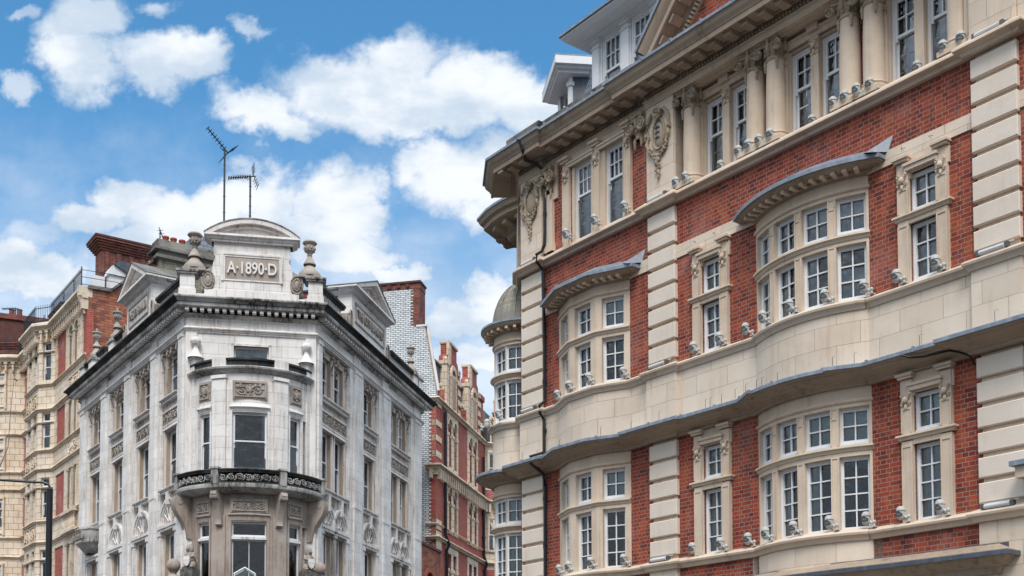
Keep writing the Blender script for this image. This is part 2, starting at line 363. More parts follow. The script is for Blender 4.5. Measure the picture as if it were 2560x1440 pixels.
    def ball(s, c, r, seg=12, rings=8, sc=(1,1,1)):
        vs = []; fs = []
        for i in range(rings+1):
            th = math.pi*i/rings
            for k in range(seg):
                ph = 2*math.pi*k/seg
                vs.append((c[0]+r*sc[0]*math.sin(th)*math.cos(ph), c[1]+r*sc[1]*math.sin(th)*math.sin(ph), c[2]+r*sc[2]*math.cos(th)))
        for i in range(rings):
            for k in range(seg): fs.append((i*seg+k, (i+1)*seg+k, (i+1)*seg+(k+1)%seg, i*seg+(k+1)%seg))
        return s.add(vs, fs)
    def wall(s, x0, x1, z0, z1, holes, y0=0., th=.3):
        """flat wall in x,z at y0 with rectangular holes (xa,xb,za,zb) and their reveals"""
        xs = sorted({x0, x1, *[min(max(h[i], x0), x1) for h in holes for i in (0, 1)]})
        zs = sorted({z0, z1, *[min(max(h[i], z0), z1) for h in holes for i in (2, 3)]})
        for a, b in zip(xs, xs[1:]):
            run = None
            for c, d in zip(zs, zs[1:]):
                mx_, mz = (a+b)/2, (c+d)/2
                inside = any(h[0] < mx_ < h[1] and h[2] < mz < h[3] for h in holes)
                if not inside:
                    if run is None: run = [c, d]
                    else: run[1] = d
                if inside or d == zs[-1]:
                    if run: s.add([(a,y0,run[0]),(b,y0,run[0]),(b,y0,run[1]),(a,y0,run[1])], [(0,1,2,3)]); run = None
        y1 = y0+th
        for a, b, c, d in holes:
            s.add([(a,y0,c),(a,y0,d),(a,y1,d),(a,y1,c)], [(0,1,2,3)])
            s.add([(b,y0,c),(b,y1,c),(b,y1,d),(b,y0,d)], [(0,1,2,3)])
            s.add([(a,y0,d),(b,y0,d),(b,y1,d),(a,y1,d)], [(0,1,2,3)])
            s.add([(a,y0,c),(a,y1,c),(b,y1,c),(b,y0,c)], [(0,1,2,3)])
        # back sheet and edges so that the wall has thickness
        s.add([(x0,y0,z0),(x0,y1,z0),(x0,y1,z1),(x0,y0,z1)], [(0,3,2,1)])
        s.add([(x1,y0,z0),(x1,y1,z0),(x1,y1,z1),(x1,y0,z1)], [(0,1,2,3)])
        s.add([(x0,y0,z1),(x1,y0,z1),(x1,y1,z1),(x0,y1,z1)], [(0,1,2,3)])
        s.add([(x0,y0,z0),(x1,y0,z0),(x1,y1,z0),(x0,y1,z0)], [(3,2,1,0)])
        return s
    def mesh(s, name, smooth=35):
        me = bpy.data.meshes.new(name); me.from_pydata(s.v, [], s.f)
        uvl = me.uv_layers.new(name='UVMap'); co = s.v; dat = np.zeros((len(me.loops), 2)); li = 0
        for f, u in zip(s.f, s.uv):
            if u is not None:
                for q in u: dat[li] = q; li += 1
                continue
            a, b, c = (Vector(co[f[0]]), Vector(co[f[1]]), Vector(co[f[2]]))
            nn = (b-a).cross(c-b)
            if nn.length < 1e-12 and len(f) > 3: nn = (c-b).cross(Vector(co[f[3]])-c)
            nn = nn.normalized() if nn.length > 1e-12 else Vector((0, -1, 0))
            if abs(nn.z) > .75:
                for k in f: dat[li] = (co[k][0], co[k][1]); li += 1
            else:
                h = Vector((-nn.y, nn.x, 0)).normalized()
                if h.x < -1e-6: h = -h
                sl = math.sqrt(max(1e-6, 1-nn.z*nn.z))
                for k in f: dat[li] = (co[k][0]*h.x+co[k][1]*h.y, co[k][2]/sl if abs(nn.z) > .05 else co[k][2]); li += 1
        uvl.data.foreach_set('uv', dat.ravel())
        if smooth:
            me.shade_smooth(); me.set_sharp_from_angle(angle=R(smooth))
        me.update(); return me
    def build(s, name, mat, parent=None, M4=None, smooth=35, **props):
        if not s.f: return None
        if parent is not None and len(s.g) > 1 and name not in WHOLE:
            parts = s.clusters((.06 if name == 'tympanum' else .30) if name in PATTERN else .012)
            if len(parts) > 1:
                key = (parent.name, name); used = _cnt.get(key, 0); out = None; rest = None
                parts.sort(key=lambda m_: -len(m_.g)*0-m_.size())
                for m_ in parts:
                    if used < 96:
                        o_ = m_.build1(name, mat, parent, M4, smooth, **props); out = out or o_; used += 1
                    else:
                        rest = rest or MB(); rest.add(m_.v, m_.f, m_.uv)
                _cnt[key] = used
                if rest: rest.build1(name, mat, parent, M4, smooth, kind='stuff', **props)
                return out
        if parent is not None: _cnt[(parent.name, name)] = _cnt.get((parent.name, name), 0)+1
        return s.build1(name, mat, parent, M4, smooth, **props)
    def size(s):
        a = np.array(s.v); return float(np.prod(np.maximum(a.max(0)-a.min(0), .02)))
    def clusters(s, thr):
        n = len(s.g); ends = s.g[1:]+[(len(s.v), len(s.f))]; V_ = np.array(s.v)
        lo = np.array([V_[a[0]:e[0]].min(0) if e[0] > a[0] else V_[0] for a, e in zip(s.g, ends)]); hi = np.array([V_[a[0]:e[0]].max(0) if e[0] > a[0] else V_[0] for a, e in zip(s.g, ends)])
        lab = list(range(n))
        def find(i):
            while lab[i] != i: lab[i] = lab[lab[i]]; i = lab[i]
            return i
        for i in range(n):
            gap = np.maximum(0, np.maximum(lo[i]-hi[i+1:], lo[i+1:]-hi[i])).max(1) if i < n-1 else []
            for j in np.nonzero(np.asarray(gap) < thr)[0]:
                a, b = find(i), find(i+1+int(j))
                if a != b: lab[b] = a
        out = {}
        for i in range(n):
            m_ = out.setdefault(find(i), MB()); a, e = s.g[i], ends[i]; o = a[0]
            m_.add(s.v[a[0]:e[0]], [tuple(k-o for k in f) for f in s.f[a[1]:e[1]]]); m_.uv[-(e[1]-a[1]):] = s.uv[a[1]:e[1]] if e[1] > a[1] else []
        return list(out.values())
    def build1(s, name, mat, parent=None, M4=None, smooth=35, **props):
        me = s.mesh(name, smooth); me.materials.append(M[mat] if isinstance(mat, str) else mat)
        return place(me, name, parent, M4, **props)
def place(me, name, parent=None, M4=None, **props):
    o = bpy.data.objects.new(name, me); COL.objects.link(o)
    if parent is not None:
        o.parent = parent
        base = worldm(parent)
        o.matrix_local = base.inverted() @ (M4 if M4 is not None else base)
    elif M4 is not None: o.matrix_world = M4
    for k, v_ in props.items(): o[k] = v_
    o['_w'] = [c for r_ in (M4 if M4 is not None else (worldm(parent) if parent else Matrix.Identity(4))) for c in r_]
    return o
def worldm(o):
    if '_w' in o:
        q = list(o['_w']); return Matrix([q[0:4], q[4:8], q[8:12], q[12:16]])
    return Matrix.Identity(4)
def thing(name, label, cat, M4, group=None):
    o = bpy.data.objects.new(name, None); COL.objects.link(o); o.matrix_world = M4; o.empty_display_size = .3
    o['_w'] = [c for r_ in M4 for c in r_]
    o['label'] = label; o['category'] = cat
    if group: o['group'] = group
    return o
def FR(o, ex, ey=None):
    """frame with x axis ex (unit 2d), y axis into the building, z up"""
    if ey is None: ey = (-ex[1], ex[0])
    return Matrix(((ex[0], ey[0], 0, o[0]), (ex[1], ey[1], 0, o[1]), (0, 0, 1, o[2] if len(o) > 2 else 0), (0, 0, 0, 1)))
def T(x, y, z, rz=0.): return Matrix.Translation((x, y, z)) @ Matrix.Rotation(rz, 4, 'Z')
def arc(cx, cy, r_, a0, a1, n):
    """plan arc; angle 0 = towards -y (front), positive = right"""
    return [(cx+r_*math.sin(R(a0+(a1-a0)*i/n)), cy-r_*math.cos(R(a0+(a1-a0)*i/n))) for i in range(n+1)]

# ------------------------------------------------------------------ windows
_wc = {}
def win_mesh(kind, w_, h, cols, rows, rows2=0, bar=.022, fr=.045):
    key = (kind, round(w_, 2), round(h, 2), cols, rows, rows2)
    if key in _wc: return _wc[key]
    if kind == 'case': fr = .020
    st_ = .034 if kind == 'case' else .042
    b = MB(); x = w_/2
    def sash(z0, z1, y0, cols, rows, st=st_, bot=.06, top=.045):
        b.box(-x+fr, -x+fr+st, y0, y0+.04, z0, z1); b.box(x-fr-st, x-fr, y0, y0+.04, z0, z1)
        b.box(-x+fr+st, x-fr-st, y0, y0+.04, z0, z0+bot); b.box(-x+fr+st, x-fr-st, y0, y0+.04, z1-top, z1)
        xa, xb, za, zb = -x+fr+st, x-fr-st, z0+bot, z1-top
        for i in range(1, cols):
            q = xa+(xb-xa)*i/cols; b.box(q-bar/2, q+bar/2, y0+.006, y0+.034, za, zb)
        for j in range(1, rows):
            q = za+(zb-za)*j/rows; b.box(xa, xb, y0+.004, y0+.036, q-bar/2, q+bar/2)
    b.box(-x, -x+fr, -.005, .11, 0, h); b.box(x-fr, x, -.005, .11, 0, h)
    b.box(-x+fr, x-fr, -.005, .11, h-fr, h); b.box(-x-.01, x+.01, -.035, .11, -.0, .045)
    if kind == 'case':
        sash(.045, h-fr, .012, cols, rows, bot=.055)
    else:
        zm = h*(rows/(rows+rows2)) if rows2 else h*.5
        r2 = rows2 or rows
        zm = .045+(h-.045-fr)*(rows/(rows+r2))
        sash(zm-.02, h-fr, .010, cols, r2 if rows2 else rows, bot=.05)
        sash(.045, zm+.02, .055, cols, rows, top=.045)
        for sx in (-1, 1): b.box(sx*(x-fr-.022)-.02, sx*(x-fr-.022)+.02, .008, .046, zm-.075, zm-.02)
    me = b.mesh('window', None); me.materials.append(M['white'])
    gl = MB().add([(-x+fr, .052, .05), (x-fr, .052, .05), (x-fr, .052, h-fr), (-x+fr, .052, h-fr)], [(0,1,2,3)]).mesh('glass', None)
    gl.materials.append(M['glass'])
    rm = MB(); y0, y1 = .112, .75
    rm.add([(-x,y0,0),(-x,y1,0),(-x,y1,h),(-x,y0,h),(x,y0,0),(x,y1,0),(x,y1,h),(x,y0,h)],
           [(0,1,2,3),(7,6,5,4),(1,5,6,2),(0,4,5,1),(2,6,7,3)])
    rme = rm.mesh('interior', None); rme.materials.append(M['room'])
    _wc[key] = (me, gl, rme); return _wc[key]
_cc = {}
def cloth_mesh(mat, x0, x1, z0, z1, amp=.012):
    key = (mat, round(x0,2), round(x1,2), round(z0,2), round(z1,2), amp)
    if key in _cc: return _cc[key]
    b = MB(); n = max(2, int((x1-x0)/.022)) if amp else 1; vs = []
    for i in range(n+1):
        q = x0+(x1-x0)*i/n
        y = .085+amp*math.sin(i*2.1+x0*9)+amp*.6*math.sin(i*.9)
        vs += [(q, y, z0), (q, y, z1)]
    b.add(vs, [(2*i, 2*i+2, 2*i+3, 2*i+1) for i in range(n)])
    me = b.mesh('curtain'); me.materials.append(M[mat]); _cc[key] = me; return me
def window(parent, F, x, y, z, w_, h, cols=2, rows=2, rows2=0, kind='case', look='net', rz=0.):
    me, gl, rm = win_mesh(kind, w_, h, cols, rows, rows2)
    W4 = F @ T(x, y, z, rz)
    o = place(me, 'window', parent, W4)
    j = Matrix.Rotation(R(rnd.uniform(-.8, .8)), 4, 'Z') @ Matrix.Rotation(R(rnd.uniform(-.8, .8)), 4, 'X')
    place(gl, 'glass', o, W4 @ j); place(rm, 'interior', o, W4)
    hw = w_/2-.02
    def cur(mat, a, b_, c, d, amp=.012): place(cloth_mesh(mat, a, b_, c, d, amp), 'curtain', o, W4)
    if look == 'net': cur('net', -hw, hw, 0.02, h-.02)
    elif look == 'sheer': cur('sheer', -hw, hw, .02, h*.50, .02); cur('sheer', -hw, -hw+w_*.3, h*.5, h-.02, .02); cur('net', hw-w_*.14, hw-w_*.06, h*.55, h-.02, .02)
    elif look == 'half': cur('net', -hw, hw, 0.02, h*.62)
    elif look == 'side': cur('drape', -hw, -hw+w_*.36, .02, h-.02, .02); cur('net', hw-w_*.22, hw, .02, h-.02, .02)
    elif look == 'left': cur('net', -hw, 0., .02, h-.02)
    elif look == 'right': cur('net', 0., hw, .02, h-.02)
    elif look == 'blind': cur('blind', -hw, hw, .02, h-.02, 0)
    elif look == 'blindw_glare': cur('blindw_glare', -hw, hw, .02, h-.02, 0)
    elif look == 'loggia': cur('blindw_glare', -hw*.42, hw, .03, h*.93, 0)  # white sheet over the right of the panes imitates reflected sky
    return o

# ------------------------------------------------------------------ ornament
def spiral(b, cx, cz, r_, y, turns=1.4, a0=0., d=1, th=.014, n=16):
    pts = []
    for i in range(n+1):
        t = i/n; a = a0+d*t*turns*2*math.pi; q = r_*(1-t*.86)
        pts.append((cx+q*math.cos(a), y-.006*t, cz+q*math.sin(a)))
    b.tube(pts, th, 5, th*.8)
def scroll_panel(b, x0, x1, z0, z1, y, frame=True, seed=1, th=None):
    """relief of mirrored acanthus scrolls in a moulded frame"""
    q = random.Random(seed); w_, h = x1-x0, z1-z0; cx, cz = (x0+x1)/2, (z0+z1)/2
    th = th or h*.045
    if frame:
        t = .035
        for bx in ((x0,x1,z1-t,z1),(x0,x1,z0,z0+t),(x0,x0+t,z0+t,z1-t),(x1-t,x1,z0+t,z1-t)): b.box(bx[0],bx[1],y-.03,y+.02,bx[2],bx[3])
    n = max(1, round(w_/2/(h*.85)))
    for sgn in (-1, 1):
        for i in range(n):
            px = cx+sgn*(w_/2/n)*(i+.5)*.96; rr = min(h*.36, w_/2/n*.44)
            up_ = 1 if i % 2 else -1
            spiral(b, px, cz+up_*h*.03, rr, y-.012, 1.6, q.uniform(2.6, 3.6), sgn*up_, th)
            for k in range(6):
                a = q.uniform(0, 6.28); ln = rr*q.uniform(.9, 1.25)
                b.ball((px+math.cos(a)*ln*.95, y, cz+math.sin(a)*ln*.8), th*q.uniform(1.1, 1.9), 6, 4, (1.5*abs(math.cos(a))+.7, .8, 1.5*abs(math.sin(a))+.7))
            b.ball((px, y-.01, cz), th*1.7, 6, 4)
    b.ball((cx, y-.01, cz), h*.17, 8, 6, (.8, .5, 1.5)); b.ball((cx, y, cz+h*.3), h*.09, 6, 4); b.ball((cx, y, cz-h*.3), h*.09, 6, 4)
def cartouche(b, cx, cz, y, s_=1.):
    """oval shield in a scrolled frame with a fruit drop below"""
    n = 28; rx, rz = .15*s_, .27*s_
    b.ball((cx, y+.01, cz), 1, 20, 10, (rx*.86, .06, rz*.86))
    ring = lambda k, dy: [(cx+rx*k*math.sin(2*math.pi*i/n), y-dy, cz+rz*k*math.cos(2*math.pi*i/n)) for i in range(n+1)]
    b.tube(ring(1., .02), .020*s_, 6)
    for sg in (-1, 1):
        b.tube([(cx+sg*.06*s_, y-.04, cz+.40*s_), (cx+sg*.16*s_, y-.05, cz+.40*s_), (cx+sg*.25*s_, y-.05, cz+.26*s_), (cx+sg*.265*s_, y-.03, cz+.10*s_), (cx+sg*.235*s_, y-.02, cz-.02*s_)], .034*s_, 7, .026*s_)
        b.tube([(cx+sg*.24*s_, y-.02, cz+.02*s_), (cx+sg*.27*s_, y-.05, cz-.10*s_), (cx+sg*.22*s_, y-.04, cz-.24*s_), (cx+sg*.12*s_, y-.03, cz-.36*s_), (cx+sg*.04*s_, y-.02, cz-.40*s_)], .036*s_, 7, .022*s_)
        b.tube([(cx+sg*.275*s_-.03*s_, y-.03, cz+.05*s_), (cx+sg*.275*s_+.03*s_, y-.03, cz+.05*s_)], .045*s_, 10)
        spiral(b, cx+sg*.20*s_, cz-.26*s_, .075*s_, y-.05, 1.3, -1.5, -sg, .022*s_)
        spiral(b, cx+sg*.07*s_, cz-.38*s_, .06*s_, y-.04, 1.2, 0, sg, .022*s_)
    b.tube([(cx, y+.0, cz+.36*s_), (cx, y-.09, cz+.36*s_)], .10*s_, 16); spiral(b, cx, cz+.36*s_, .11*s_, y-.09, 1.7, -1.6, 1, .024*s_, 22)
    q = random.Random(int(cx*100))
    for i in range(22):
        t = i/21; wv_ = .07*(1-abs(t-.3)*1.1)
        b.ball((cx+q.uniform(-wv_, wv_)*s_, y-.02-q.uniform(0, .03), cz-.43*s_-t*.36*s_), .036*s_*(1-.4*t), 7, 5, (1, .9, 1.2))
def console_orn(b, cx, cz, y, s_=1.):
    """small carved bracket: bead with leaves"""
    b.ball((cx, y-.035, cz), .05*s_, 8, 6, (1, .8, 1.1))
    for sg in (-1, 1):
        spiral(b, cx+sg*.055*s_, cz+.075*s_, .035*s_, y-.03, 1.2, 1.5, -sg, .014*s_, 10)
        spiral(b, cx+sg*.06*s_, cz-.055*s_, .032*s_, y-.02, 1.1, -1.5, sg, .013*s_, 10)
    b.ball((cx, y-.02, cz-.11*s_), .028*s_, 6, 4, (1, .7, 1.6))
def ionic(b, cx, cy, z0, z1, r_, fx=0.):
    """angular ionic capital between neck z0 and abacus top z1 (front towards -y)"""
    h = z1-z0
    b.lathe([(r_*.98, z0-.03), (r_*1.08, z0-.01), (r_*1.08, z0+.015), (r_*.98, z0+.03), (r_*1.02, z0+h*.3), (r_*1.28, z0+h*.5), (r_*1.30, z0+h*.58), (r_*1.1, z0+h*.62), (r_*1.15, z0+h*.8)], cx, cy, 24)
    A_ = r_*1.42; k = r_*.22                       # abacus with hollowed sides
    pl = []
    for q in range(4):
        a = R(90*q)
        for (u, v_) in ((-A_, -A_), (-A_*.5, -A_+k*.8), (0, -A_+k), (A_*.5, -A_+k*.8)): pl.append((cx+u*math.cos(a)-v_*math.sin(a), cy+u*math.sin(a)+v_*math.cos(a)))
    b.hprism(pl, z1-h*.13, z1); b.hprism([(cx+(x-cx)*.92, cy+(y-cy)*.92) for x, y in pl], z1-h*.22, z1-h*.13)
    for sx in (-1, 1):
        for sy in (-1, 1):
            vx, vy = cx+sx*r_*1.28, cy+sy*r_*1.15; zc = z0+h*.42; rr = h*.27
            b.tube([(vx, vy, zc), (vx+sx*.004, vy+sy*.045, zc)], rr*.80, 14)
            pts = []
            for i in range(21):
                t = i/20; a = math.pi/2+sx*(-1)*t*1.75*2*math.pi; q = rr*(1-t*.88)
                pts.append((vx+q*math.cos(a), vy+sy*.052, zc+q*math.sin(a)))
            b.tube(pts, .019, 6, .012)
            b.tube([(vx, vy+sy*.03, zc+rr), (cx+sx*r_*.7, cy+sy*r_*1.18, zc+rr*1.15), (cx+sx*r_*.25, cy+sy*r_*1.22, zc+rr*.75)], .022, 6)
    for k in range(10):
        a = k*math.pi/5+.3
        b.ball((cx+r_*1.12*math.cos(a), cy+r_*1.12*math.sin(a), z0+h*.28), .030, 6, 5, (1, 1, 1.5))
    for k in range(4):
        a = k*math.pi/2; ex, ey = cx+r_*1.30*math.cos(a), cy+r_*1.30*math.sin(a)
        b.ball((ex, ey, z0+h*.58), .055, 10, 6, (.75, .75, 2.0)); b.ball((cx+r_*1.38*math.cos(a), cy+r_*1.38*math.sin(a), z0+h*.58), .026, 6, 5, (.7, .7, 2.4))
        b.ball((ex, ey, z1-h*.08), .04, 8, 6)
    for k in range(4):
        a = k*math.pi/2+.785
        for j in range(5): b.ball((cx+(r_*1.03+.01)*math.cos(a), cy+(r_*1.03+.01)*math.sin(a), z0-.02-j*.042), .034-.004*abs(j-1), 6, 5, (1.2 if j % 2 else .9, 1, 1.1))
def baluster(b, cx, cy, z0, z1, r_=.055, seg=8):
    h = z1-z0
    b.lathe([(r_*1.15, 0), (r_*1.15, .06*h), (r_*.6, .1*h), (r_*.9, .2*h), (r_*1.05, .34*h), (r_*.75, .52*h), (r_*.5, .72*h), (r_*.55, .86*h), (r_*1.0, .9*h), (r_*1.0, h)], cx, cy, seg, cz=z0)
def urn(b, cx, cy, z, s_=1., lid=True):
    k0 = len(b.v)
    b.lathe([(.30, 0), (.30, .06), (.26, .10), (.22, .20), (.13, .34), (.10, .42), (.13, .46), (.10, .50), (.13, .56), (.21, .70), (.24, .84), (.235, .96), (.31, 1.02), (.33, 1.08), (.30, 1.14)]+
            ([(.22, 1.17), (.08, 1.2), (.06, 1.27), (.09, 1.32), (.05, 1.40), (0, 1.44)] if lid else [(.0, 1.16)]), cx, cy, 16, cz=z)
    for i in range(10):
        a = i*math.pi/5
        b.ball((cx+.245*math.cos(a), cy+.245*math.sin(a), z+.80), .055, 6, 5, (1, 1, 2.0 if i % 2 else 1.2))
        b.ball((cx+.22*math.cos(a+.3), cy+.22*math.sin(a+.3), z+.68), .045, 6, 4)
    for i in range(12):
        a = i*math.pi/6; b.ball((cx+.32*math.cos(a), cy+.32*math.sin(a), z+1.07), .04, 6, 4)
    for i in range(k0, len(b.v)):
        p = b.v[i]; b.v[i] = (cx+(p[0]-cx)*s_, cy+(p[1]-cy)*s_, z+(p[2]-z)*s_)
def place_blocks(b, path, spacing, hx, y0, y1, z0, z1, start=0.):
    """small blocks set along a path, from out y0 to out y1"""
    L = start
    for a, c in zip(path, path[1:]):
        ln = math.hypot(c[0]-a[0], c[1]-a[1]); n_ = V2n(a, c); t = ((c[0]-a[0])/ln, (c[1]-a[1])/ln) if ln else (1, 0)
        while L < ln:
            p = (a[0]+t[0]*L+n_[0]*(y0+y1)/2, a[1]+t[1]*L+n_[1]*(y0+y1)/2)
            b.obox(p, t, (-n_[0], -n_[1]), hx, (y1-y0)/2, z0, z1); L += spacing
        L -= ln
# ================================================================== BUILDING A: red brick mansion block on the right
eA = (0.60348949, -0.79737097); yA = (0.79737097, 0.60348949)
oA = (3.15983626+yA[0]*.085, 22.9+yA[1]*.085, 0)
FA = FR(oA, eA, yA)                     # x along the facade, y=0 brick plane, y<0 towards the street
A = thing('mansion_block', 'red brick mansion block on the right with cream stone bows, quoined piers and loggia columns', 'building', FA)
def bA(b, name, mat, par=A, smooth=35, **k): return b.build(name, mat, par, FA, smooth, **k)
PIERS = [(-4.87, -4.12), (-.75, 0.), (6.33, 7.08)]
PF = -.085
XL, XR = -4.87, 9.2
# adjoining side face, running straight back from the corner (world +Y)
dS = (-.79737, .60349)
def side(k, off=0.): return (-4.87+dS[0]*k, -.085+dS[1]*k)
bow1 = [(-3.62, 0), (-2.90, -.305), (-2.06, -.305), (-1.36, 0)]
R2, C2 = 2.41, (3.2, 2.41-.325)
H2 = 30.6
bow2 = arc(C2[0], C2[1], R2, -H2, H2, 28)
X2L, X2R = bow2[0][0], bow2[-1][0]
def pathA(bows=True, side_k=.9):
    p = [side(side_k), (-4.87, PF), (-4.12, PF), (-4.12, 0)]
    if bows: p += bow1
    p += [(-.75, 0), (-.75, PF), (0, PF), (0, 0)]
    if bows: p += [(X2L, 0)] if abs(bow2[0][1]) > 1e-3 else []
    if bows: p += bow2 + ([(X2R, 0)] if abs(bow2[-1][1]) > 1e-3 else [])
    p += [(6.33, 0), (6.33, PF), (7.08, PF), (7.08, 0), (XR, 0)]
    return p

# --- brick walls ------------------------------------------------------------
cs = (.9, 5.45)                          # centres of the two narrow stone-framed windows of the wide bay
lv = dict(up=dict(w1=(8.64, 9.60), w2=(9.77, 10.42)), lo=dict(w1=(4.80, 6.06), w2=(6.24, 6.88)))
b = MB()
holes = []
for c in cs:
    for L_ in lv.values():
        for k in ('w1', 'w2'): holes.append((c-.25, c+.25, *L_[k]))
holes += [(-3.58, -1.40, 8.5, 10.76), (-3.58, -1.40, 4.7, 7.10), (X2L+.04, X2R-.04, 8.5, 10.76), (X2L+.04, X2R-.04, 4.7, 7.10)]
b.wall(-4.2, 6.4, 0, 12.0, holes, 0, .35)
b.wall(-4.2, -.6, 12.0, 14.0, [(-3.16, -1.42, 12.0, 13.72)], 0, .35)
b.wall(7.0, XR, 0, 14.0, [], 0, .35)
bA(b, 'wall', 'brick')
b = MB()                                  # brick strip behind the paired columns of the loggia
for x0, x1 in ((1.9, 2.45), (3.96, 4.5)): b.box(x0-.06, x1+.02, .275, .5, 12.0, 13.9)
bA(b, 'loggia_brick', 'brick')
b = MB(); b.box(-4.75, XR, .78, 9, 0, 14.3); b.hprism([side(.02), side(5.2), (side(5.2)[0]+3, side(5.2)[1]+3), (-4.5, 2.5)], 0, 14.2)
bA(b, 'rear_wall', 'brick5')

# --- quoined piers ----------------------------------------------------------
b = MB(); q = MB()
for x0, x1 in PIERS:
    for z0, n in ((8.77, 8), (4.94, 6)):
        if True:
            nn = n + (0 if z0 > 8 else 0)
            for i in range(nn):
                a = z0+i*.379; b.cbox(x0, x1, PF, .06, a, a+.303, .014)
    for i in range(9):                      # rustication goes on below the first cornice to the shopfront
        pass
    q.box(x0+.055, x1-.035, -.022, .3, 8.6, 11.8); q.box(x0+.055, x1-.035, -.022, .3, 4.75, 7.25)
bA(b, 'quoin_block', 'blk'); bA(q, 'pier_core', 'cream')
b = MB()
for x0, x1 in PIERS:
    b.box(x0, x1, PF, .3, 11.98, 13.95); b.box(x0-.002, x1+.002, PF-.012, -.02, 12.02, 12.12)
b.box(7.09, 7.5, -.04, .1, 12.0, 13.95)
b.box(-.2, .0, -.02, .3, 12, 13.95)
bA(b, 'pier_upper', 'creamj')

# --- frieze bands -----------------------------------------------------------
b = MB()
for x0, x1 in ((-4.12, -3.63), (-1.35, -.75), (0, X2L+.03), (X2R-.03, 6.33), (7.08, XR)): b.box(x0, x1, -.028, .1, 10.70, 10.95)
bA(b, 'stone_band', 'creamj')

# --- string courses that double as window sills ------------------------------
def string(z, out=.14, bows=True, top=.17):
    return [(0, z+top+.03), (out*.55, z+top), (out-.02, z+top-.025), (out, z+top-.05), (out-.01, z+top-.085), (out*.7, z+top-.10), (out*.55, z+.04), (out*.42, z), (-.1, z), (-.1, z+top+.03)]
for z, bw in ((8.465, True), (4.655, True)):
    b = MB(); b.sweep(pathA(bw), string(z, .135)); bA(b, 'sill_string', 'cream')
b = MB()
b.sweep(pathA(False, .6), [(-.1, 12.06), (.0, 12.06), (.15, 11.94), (.185, 11.91), (.19, 11.875), (.16, 11.85), (.11, 11.835), (.085, 11.79), (-.1, 11.79)])
bA(b, 'sill_string', 'cream')

# --- ashlar parapet between the storeys, main lead-capped cornice -------------
b = MB(); b.sweep(pathA(True), [(.03, 8.47), (.03, 7.45), (-.15, 7.45), (-.15, 8.47)]); bA(b, 'ashlar_panel', 'creamj')
b = MB()
prL = [(0, 7.50), (.40, 7.44), (.415, 7.40), (.40, 7.375), (.345, 7.365), (.325, 7.33), (.27, 7.315), (.25, 7.30), (.16, 7.285), (.13, 7.255), (.085, 7.24), (.07, 7.20), (-.1, 7.19), (-.1, 7.50)]
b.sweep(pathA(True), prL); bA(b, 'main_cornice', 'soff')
b = MB(); b.sweep(pathA(True), [(.0, 7.56), (.035, 7.56), (.05, 7.515), (.42, 7.462), (.435, 7.45), (.435, 7.395), (.418, 7.39), (.40, 7.445), (0, 7.503)])
P_ = pathA(True)
for i in range(26):                       # welted seams in the lead
    t = .6+i*.86; L = 0
    for a, c in zip(P_, P_[1:]):
        ln = math.hypot(c[0]-a[0], c[1]-a[1])
        if L+ln > t:
            k = (t-L)/ln; n_ = V2n(a, c); tt = ((c[0]-a[0])/ln, (c[1]-a[1])/ln)
            p = (a[0]+tt[0]*(t-L)+n_[0]*.425, a[1]+tt[1]*(t-L)+n_[1]*.425)
            b.obox(p, tt, n_, .018, .022, 7.388, 7.475); break
        L += ln
bA(b, 'lead_flashing', 'lead')

# --- storefront canopy of the wide bow, and the plain base ---------------------
b = MB(); pS = [(1.9, 0), (1.9, -.10)] + arc(3.2, 2.41-.35, 2.41, -20, 20, 12) + [(6.66, -.16), (6.66, 0)]
b = MB(); b.sweep([(1.6, .05), (1.7, -.1), (2.4, -.27), (3.2, -.30), (4.1, -.27), (5.0, -.17), (6.66, -.13), (6.66, .1)], [(0, 4.30), (.30, 4.16), (.29, 4.12), (.22, 4.08), (.16, 4.0), (.05, 3.95), (.03, 3.86), (-.1, 3.86), (-.1, 4.3)])
bA(b, 'shop_cornice', 'soff')
b = MB(); b.sweep([(1.6, .05), (1.7, -.1), (2.4, -.27), (3.2, -.30), (4.1, -.27), (5.0, -.17), (6.66, -.13), (6.66, .1)], [(-.05, 4.31), (.0, 4.31), (.01, 4.21), (.305, 4.165), (.32, 4.15), (.32, 4.09), (.30, 4.085), (.29, 4.14), (-.05, 4.19)])
b.box(1.75, 6.80, -.10, .04, 4.2, 4.31)
bA(b, 'lead_flashing', 'leaddark')
b = MB()
for x0, x1 in PIERS: b.box(x0, x1, PF, .2, 0, 4.66)
b.box(7.08, XR, -.05, .2, 0, 4.66); b.box(1.6, 6.33, -.1, .3, 0, 3.87); b.box(-4.12, 1.6, -.03, .2, 0, 4.0)
b.sweep([(X2L, 0)]+bow2+[(X2R, 0)], [(.02, 4.66), (.02, 4.15), (-.15, 4.15), (-.15, 4.66)], caps=True)
bA(b, 'ground_storey', 'creamj')

